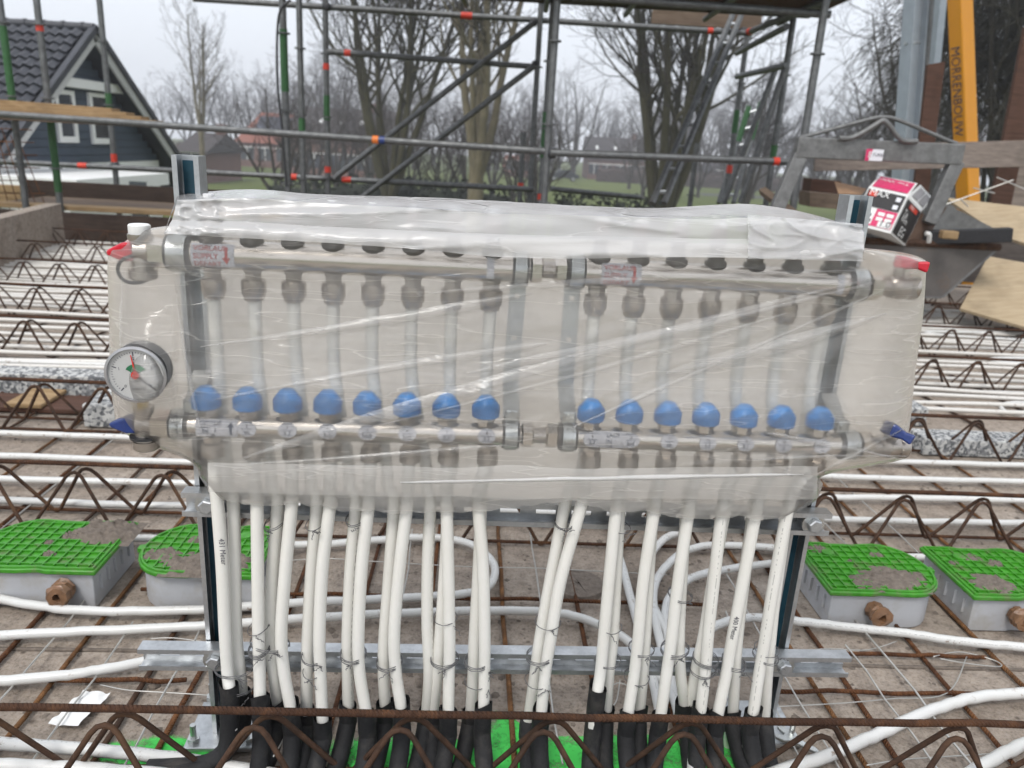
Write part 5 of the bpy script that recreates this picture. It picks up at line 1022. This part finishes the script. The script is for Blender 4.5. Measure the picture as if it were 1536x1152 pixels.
# ------------------------------------------------------------------ tie wires
def tie(px, py, wpx, label, turns=2, tail=1, v0=VF-.011, v1=VB+.011, tilt=0):
    c = Pf(px, py, (v0+v1)/2); w_ = wpx*.96/FPX/2+.0015; d_ = (v1-v0)/2; pts = []
    for k in range(turns*18+1):
        a = 6.283*k/18; pts.append(c+UD*(w_*math.cos(a))+VD*(d_*math.sin(a))+ZD*(tilt*math.cos(a)*w_+.0025*k/18-.0015+.0006*random.uniform(-1, 1)))
    b = MB(); b.tube(pts, .0006, 5)
    q = c-VD*d_+UD*random.uniform(-.3, .9)*w_
    for t_ in range(tail):
        d1 = V((random.uniform(-1, 1), -.25, random.uniform(-1.2, .4))); p = q; tw = [p]
        for k in range(14): tw.append(p+d1*(.0009*k)+V((random.uniform(-1, 1), random.uniform(-1, 0), random.uniform(-1, 1)))*.0016)
        b.tube(tw, .0005, 5)
    o = b.build('tie_wire', M_wire, None, 180); tag(o, label, 'tie wire', 'tie wires on the risers')
groups = [(352, 1003, 60, 'first'), (389, 975, 30, 'second'), (405, 965, 60, 'third'), (470, 985, 34, 'fourth'), (530, 983, 40, 'fifth'), (584, 994, 40, 'sixth'), (667, 990, 44, 'seventh'), (716, 993, 40, 'eighth'), (810, 985, 44, 'ninth'), (912, 990, 40, 'tenth'), (962, 973, 40, 'eleventh'), (1012, 975, 44, 'twelfth'), (1058, 990, 40, 'thirteenth'), (1100, 995, 36, 'fourteenth'), (1148, 985, 40, 'fifteenth')]
for px, py, w_, lb in groups: tie(px, py, w_, lb + ' wire tie from the left along the lower rail', random.choice((2, 3)), random.choice((2, 3, 4)), tilt=random.uniform(-.15, .15))
for k, (px, py, w_, lb) in enumerate(((358, 1030, 50, 'low wire tie on the leftmost risers'), (388, 940, 30, 'high wire tie on the second riser bundle'), (470, 1005, 30, 'low wire tie on the fourth riser bundle'), (668, 925, 36, 'upper wire tie on the seventh riser bundle'), (716, 1020, 40, 'low wire tie on the eighth riser bundle'), (822, 932, 40, 'upper wire tie on the ninth riser bundle'), (806, 1020, 40, 'low wire tie on the ninth riser bundle'), (915, 938, 36, 'upper wire tie on the tenth riser bundle'), (955, 1015, 40, 'low wire tie on the eleventh riser bundle'), (1020, 893, 36, 'upper wire tie on the twelfth riser bundle'), (1054, 1005, 40, 'low wire tie on the thirteenth riser bundle'), (412, 785, 26, 'wire tie at the upper rail by the second bundle'), (472, 785, 24, 'wire tie at the upper rail by the third bundle'), (532, 780, 24, 'wire tie at the upper rail by the fourth bundle'), (846, 785, 26, 'wire tie at the upper rail on the ninth bundle'), (932, 790, 24, 'wire tie at the upper rail on the tenth bundle'), (1150, 973, 36, 'upper wire tie on the rightmost risers'))):
    tie(px, py, w_, lb, random.choice((1, 2)), random.choice((1, 2, 3)), tilt=random.uniform(-.2, .2))
# ------------------------------------------------------------------ small things on the slab
def rag():
    P = []; c = Pz(122, 1068, .006); n = 16
    for i in range(n):
        row = []
        for j in range(n):
            x = (i/(n-1)-.5)*.045; y = (j/(n-1)-.5)*.075; q = V((x*38, y*38, 1.3)); r_ = 1+.25*noise.noise(q*.7)
            row.append(c+V((x*r_+y*.15, y*r_, .004+abs(noise.noise(q))*.012)))
        P.append(row)
    tag(MB().grid(P).build('paper_scrap', M_white, None, 180), 'crumpled white scrap lying on the slab at the lower left', 'paper')
rag()
def spanner():
    a, c = Pz(1172, 1103, .018), Pz(1222, 1128, .018); d_ = (c-a).normalized(); s_ = V((-d_.y, d_.x, 0)); L = (c-a).length
    poly = [(-.004, .005), (-.011, .010), (-.004, .015), (.008, .014), (.016, .0065), (L, .005), (L+.008, 0), (L, -.005), (.016, -.0065), (.008, -.014), (-.004, -.015), (-.011, -.010), (-.004, -.005), (.003, -.003), (.003, .003)]
    tag(MB().prism([a+d_*x+s_*y for x, y in poly], (0, 0, .005)).build('open_spanner', M_zinc, None, 0, .001), 'open ended steel spanner lying beside the right post foot', 'spanner')
spanner()
b = MB(); c = Pz(232, 1030, 0); b.lathe(c, ZD, [(0, .009), (.004, .0085), (.007, .004)], 7)
for q in b.v: q += V((random.uniform(-1, 1), random.uniform(-1, 1), 0))*.002
tag(b.build('concrete_chip', M_mud, None, 30), 'small concrete chip on the slab behind the lower left rail end', 'stone')
b = MB(); c = Pz(868, 880, .002); b.lathe(c, ZD, [(0, .055), (.008, .052), (.010, .045), (.010, .001)], 22)
for q in b.v: q += V((random.uniform(-1, 1), random.uniform(-1, 1), 0))*.002
tag(b.build('cast_in_disc', M_mud, None, 40), 'round muddy cast in cap on the slab behind the middle risers', 'cap')
# ================================================================== PLASTIC BAG
BAG = thing('plastic_bag', 'milky translucent plastic bag wrapped round both manifolds and their valves', 'plastic bag', Fp(0, .38, .03))
LEFT = [(258, 338), (212, 346), (176, 372), (162, 385), (163, 470), (165, 560), (170, 610), (178, 640), (205, 660), (285, 692), (300, 716), (312, 735), (326, 750)]
RIGHT = [(1296, 372), (1350, 378), (1384, 388), (1389, 405), (1384, 480), (1373, 560), (1367, 620), (1362, 655), (1356, 688), (1240, 712), (1234, 728), (1222, 752), (1180, 778)]
NI, NJ = 260, 150
def lerp_poly(PL, t):
    x = t*(len(PL)-1); i = min(int(x), len(PL)-2); f = x-i; p0 = PL[max(i-1, 0)]; p1, p2 = PL[i], PL[i+1]; p3 = PL[min(i+2, len(PL)-1)]
    return tuple(.5*(2*p1[k]+(p2[k]-p0[k])*f+(2*p0[k]-5*p1[k]+4*p2[k]-p3[k])*f*f+(3*p1[k]-p0[k]-3*p2[k]+p3[k])*f**3) for k in (0, 1))
# tension folds: line segments in the picture of the bag front (from, to, width px, height m)
FOLDS = [((1380, 398), (380, 690), 9, .0035), ((1378, 402), (720, 665), 6, .003), ((1372, 396), (900, 560), 14, .0025), ((1375, 405), (1120, 660), 10, .002), ((1366, 690), (1130, 520), 8, .0016), ((1345, 410), (700, 500), 16, .002), ((250, 380), (560, 640), 8, .0016), ((255, 372), (330, 560), 12, .002), ((190, 385), (180, 620), 12, .0015), ((300, 690), (760, 640), 10, .002), ((1360, 640), (1250, 705), 6, .003), ((1362, 650), (1180, 690), 6, .003), ((330, 480), (760, 420), 12, .0016), ((300, 560), (800, 470), 14, .0016), ((560, 600), (1150, 430), 10, .002), ((540, 430), (900, 400), 10, .0016), ((1280, 430), (870, 470), 12, .002), ((200, 650), (330, 720), 8, .003), ((1000, 700), (1340, 680), 8, .003)]
def fold_h(px, py):
    h = 0
    for (x0, y0), (x1, y1), w_, a in FOLDS:
        dx, dy = x1-x0, y1-y0; L2 = dx*dx+dy*dy; t = ((px-x0)*dx+(py-y0)*dy)/L2
        if -.05 < t < 1.05:
            tt = min(max(t, 0), 1); dist = math.hypot(px-x0-dx*tt, py-y0-dy*tt); ww = w_*(.5+.9*t); e = dist/ww
            if e < 2.5: h += a*math.exp(-e*e)*math.sin(min(max(t, .02), .98)*math.pi)**.5
    return h
def fbase(px, py):      # rest depth of the film: near the upper bar, leaning out to the knobs, in again at the hem
    ym = (py-(402+.048*(px-768)))/250
    if ym < 0: return .006
    if ym < .78: return .006-.0275*(ym/.78)**1.15 + .003*math.sin(math.pi*ym/.78)
    if ym < 1.1: return -.0215
    return -.0215+.004*min(1, (ym-1.1)/.25)
def sheet(back):
    P = []
    for j in range(NJ+1):
        t = j/NJ; lx, ly = lerp_poly(LEFT, t); rx, ry = lerp_poly(RIGHT, t); row = []
        for i in range(NI+1):
            s = i/NI; px = lx+(rx-lx)*s; py = ly+(ry-ly)*s
            if t > .86: 
                k = (t-.86)/.14; py += k*(10*noise.noise(V((px*.012, 3.1, 0)))+6*noise.noise(V((px*.04, 1.1, 0)))-14*math.exp(-((px-830)/60)**2)+9*math.exp(-((px-560)/150)**2))
            edge = min(s, 1-s)*(rx-lx); e = min(1, edge/((70 if not back else 60) if t < .68 else max(14, 70-330*(t-.68)))); rnd_ = math.sqrt(max(0, 1-(1-e)**2))
            if back: v = .03+(.104-.03)*rnd_ + .004*noise.noise(V((px*.006, py*.01, 9)))
            else:
                f = fbase(px, py)
                ym = (py-(385+.05*(px-768)))/255
                if px < 262: f -= .034*math.exp(-((px-205)/48)**2)*math.exp(-((py-565)/75)**2)      # over the gauge
                if px > 1290 : f -= .016*math.exp(-((px-1345)/36)**2)*(1.6*math.exp(-((py-400)/34)**2)+1.1*math.exp(-((py-632)/40)**2))
                # knobs press through
                hk = 0
                for q in lo_px: hk += math.exp(-((px-q)/17)**2)
                f -= .0028*hk*math.exp(-((py-(600+.03*(px-768)))/26)**2)
                f -= fold_h(px, py)
                f += .0022*noise.noise(V((px*.008, py*.02, 2.2)))+.0011*noise.noise(V((px*.02+py*.03, py*.06, 5.2)))
                v = .03+(f-.03)*rnd_
            row.append(Pf(px, py, .03)+VD*0 if e <= 0 else None)
            if row[-1] is None:
                g = Pf(px, py, v); row[-1] = g
        P.append(row)
    return MB().grid(P)
sheet(True).build('back_sheet', M_filmb, BAG, 180)
sheet(False).build('front_sheet', M_film, BAG, 180)
# gathered folds: second layers of film lying on the front sheet
def band(line, w0, w1, name='gathered_fold', mat=None, v0=-.0325, bow=0, n=60, m=6):
    P = []
    (x0, y0), (x1, y1) = line; dx, dy = x1-x0, y1-y0; L = math.hypot(dx, dy); nx, ny = -dy/L, dx/L
    for j in range(m+1):
        row = []
        for i in range(n+1):
            t = i/n; w_ = (w0+(w1-w0)*t)*(max(.02, math.sin(math.pi*min(max(t, .004), .996)))**.45 if name != 'hem' or w0 < 20 else 1+.25*noise.noise(V((t*9, 4, 2)))); o_ = (j/m-.5)*w_+bow*math.sin(t*math.pi)+1.6*noise.noise(V((t*7, line[0][1], j*.3)))
            px, py = x0+dx*t+nx*o_, y0+dy*t+ny*o_; ed = math.sin(j/m*math.pi); row.append(Pf(px, py, (fbase(px, py) if v0 == -.0325 else v0)-.0035-.003*ed-fold_h(px, py)*.9))
        P.append(row)
    MB().grid(P).build(name, mat or M_fold, BAG, 180)
for a_, c_, w0, w1, bo in (((1370, 402), (365, 688), 8, 26, 10), ((1376, 408), (700, 560), 5, 22, -6), ((1345, 404), (640, 440), 5, 16, 4), ((1372, 415), (860, 640), 4, 10, 0), ((1360, 690), (1150, 650), 4, 12, 0), ((1362, 684), (1130, 690), 3, 8, 2), ((310, 700), (760, 668), 6, 14, 3), ((300, 520), (800, 440), 8, 22, 5), ((320, 600), (820, 515), 6, 18, -4), ((1362, 640), (1225, 712), 4, 10, 0), ((1000, 560), (1330, 470), 14, 8, 4), ((560, 640), (1180, 470), 5, 12, 6), ((262, 420), (300, 640), 5, 9, 4), ((185, 400), (182, 600), 3, 6, 3)):
    band((a_, c_), w0, w1, bow=bo)
band(((312, 716), (1226, 724)), 44, 48, 'hem', M_hem, -.0255, 4); band(((600, 724), (1205, 712)), 7, 9, 'hem', M_flap, -.0275, 0); band(((1000, 560), (1330, 470)), 30, 16, bow=4)
# top flap over the meters
TOPB = [(268, 291), (372, 284), (470, 291), (560, 294), (640, 296), (740, 301), (860, 308), (980, 312), (1060, 308), (1125, 306), (1200, 317), (1262, 334), (1296, 346)]
CRE = [(266, 300), (372, 297), (470, 304), (560, 309), (640, 313), (740, 320), (860, 323), (980, 327), (1060, 329), (1125, 327), (1200, 334), (1262, 340), (1296, 348)]
MID = [(258, 330), (360, 332), (470, 339), (560, 343), (640, 347), (740, 351), (860, 354), (980, 356), (1060, 358), (1125, 358), (1200, 360), (1262, 362), (1296, 365)]
BOT = [(246, 350), (340, 356), (470, 363), (560, 369), (640, 375), (740, 385), (860, 388), (980, 386), (1060, 386), (1125, 387), (1200, 389), (1262, 385), (1296, 378)]
P = []; N = 200
def rowat(PL, t, v, amp=1.0, sd_=0):
    x, y = lerp_poly(PL, t); y += amp*(2.2*noise.noise(V((x*.02, sd_, 0)))+1.2*noise.noise(V((x*.06, sd_, 1)))); return Pf(x, y, v)
for name_, A_, B_, va, vb, m, puff, mat in (('loose_top', [(x, y+16) for x, y in TOPB], TOPB, .10, .075, 5, 0, M_top), ('loose_top', TOPB, CRE, .075, .012, 10, .006, M_top), ('flap', CRE, MID, .012, .003, 12, .003, M_flap), ('flap', MID, BOT, .003, -.008, 10, .006, M_flap)):
    P = []
    for j in range(m+1):
        f = j/m; row = []
        for i in range(N+1):
            t = i/N; x0, y0 = lerp_poly(A_, t); x1, y1 = lerp_poly(B_, t); x, y = x0+(x1-x0)*f, y0+(y1-y0)*f
            wr = 1.6*noise.noise(V((x*.025, y*.03, 4)))+.9*noise.noise(V((x*.07, y*.05, 6)))
            v = va+(vb-va)*f - puff*math.sin(f*math.pi) + .003*noise.noise(V((x*.006, y*.05, 2)))+.0008*noise.noise(V((x*.03+y*.03, y*.08, 8)))
            v -= .004*(1-abs(noise.noise(V((x*.003, y*.035-x*.0015, 13)))))**6
            if x < 330: v -= .006*(1-abs(noise.noise(V((x*.03+y*.05, y*.05-x*.03, 17)))))**6
            row.append(Pf(x, y+wr*math.sin(max(.0, f)*math.pi)*.4+wr*.3, v))
        P.append(row)
    MB().grid(P).build(name_, mat, BAG, 180)
# end wraps of the flap
for PX, sg in (((268, 291), (246, 350)), -1), (((1296, 346), (1296, 378)), 1):
    (x0, y0), (x1, y1) = PX; P = []
    for j in range(13):
        f = j/12; row = []
        for i in range(11):
            s = i/10; x = x0+(x1-x0)*f; y = y0+(y1-y0)*f; v = .014-.022*f; ve = .09; row.append(Pf(x+sg*(-3)*math.sin(s*3.14)*0+sg*2*noise.noise(V((f*4, s*4, sg))), y, v+(ve-v)*s))
        P.append(row)
    MB().grid(P).build('flap_end', M_flap, BAG, 180)
# crumpled extra layer at the right of the flap
P = []
for j in range(31):
    f = j/30; row = []
    for i in range(61):
        s = i/60; x = 1122+(1294-1122)*s; y = (322+14*s)+(66-10*s)*f; v = .004-.014*f-.004 - .006*(1-abs(noise.noise(V((x*.010+y*.012, y*.032-x*.010, 3)))))**5 - .003*(1-abs(noise.noise(V((x*.02-y*.01, y*.05+x*.008, 7)))))**7; row.append(Pf(x, y, v))
    P.append(row)
MB().grid(P).build('crumpled_layer', M_top, BAG, 180)
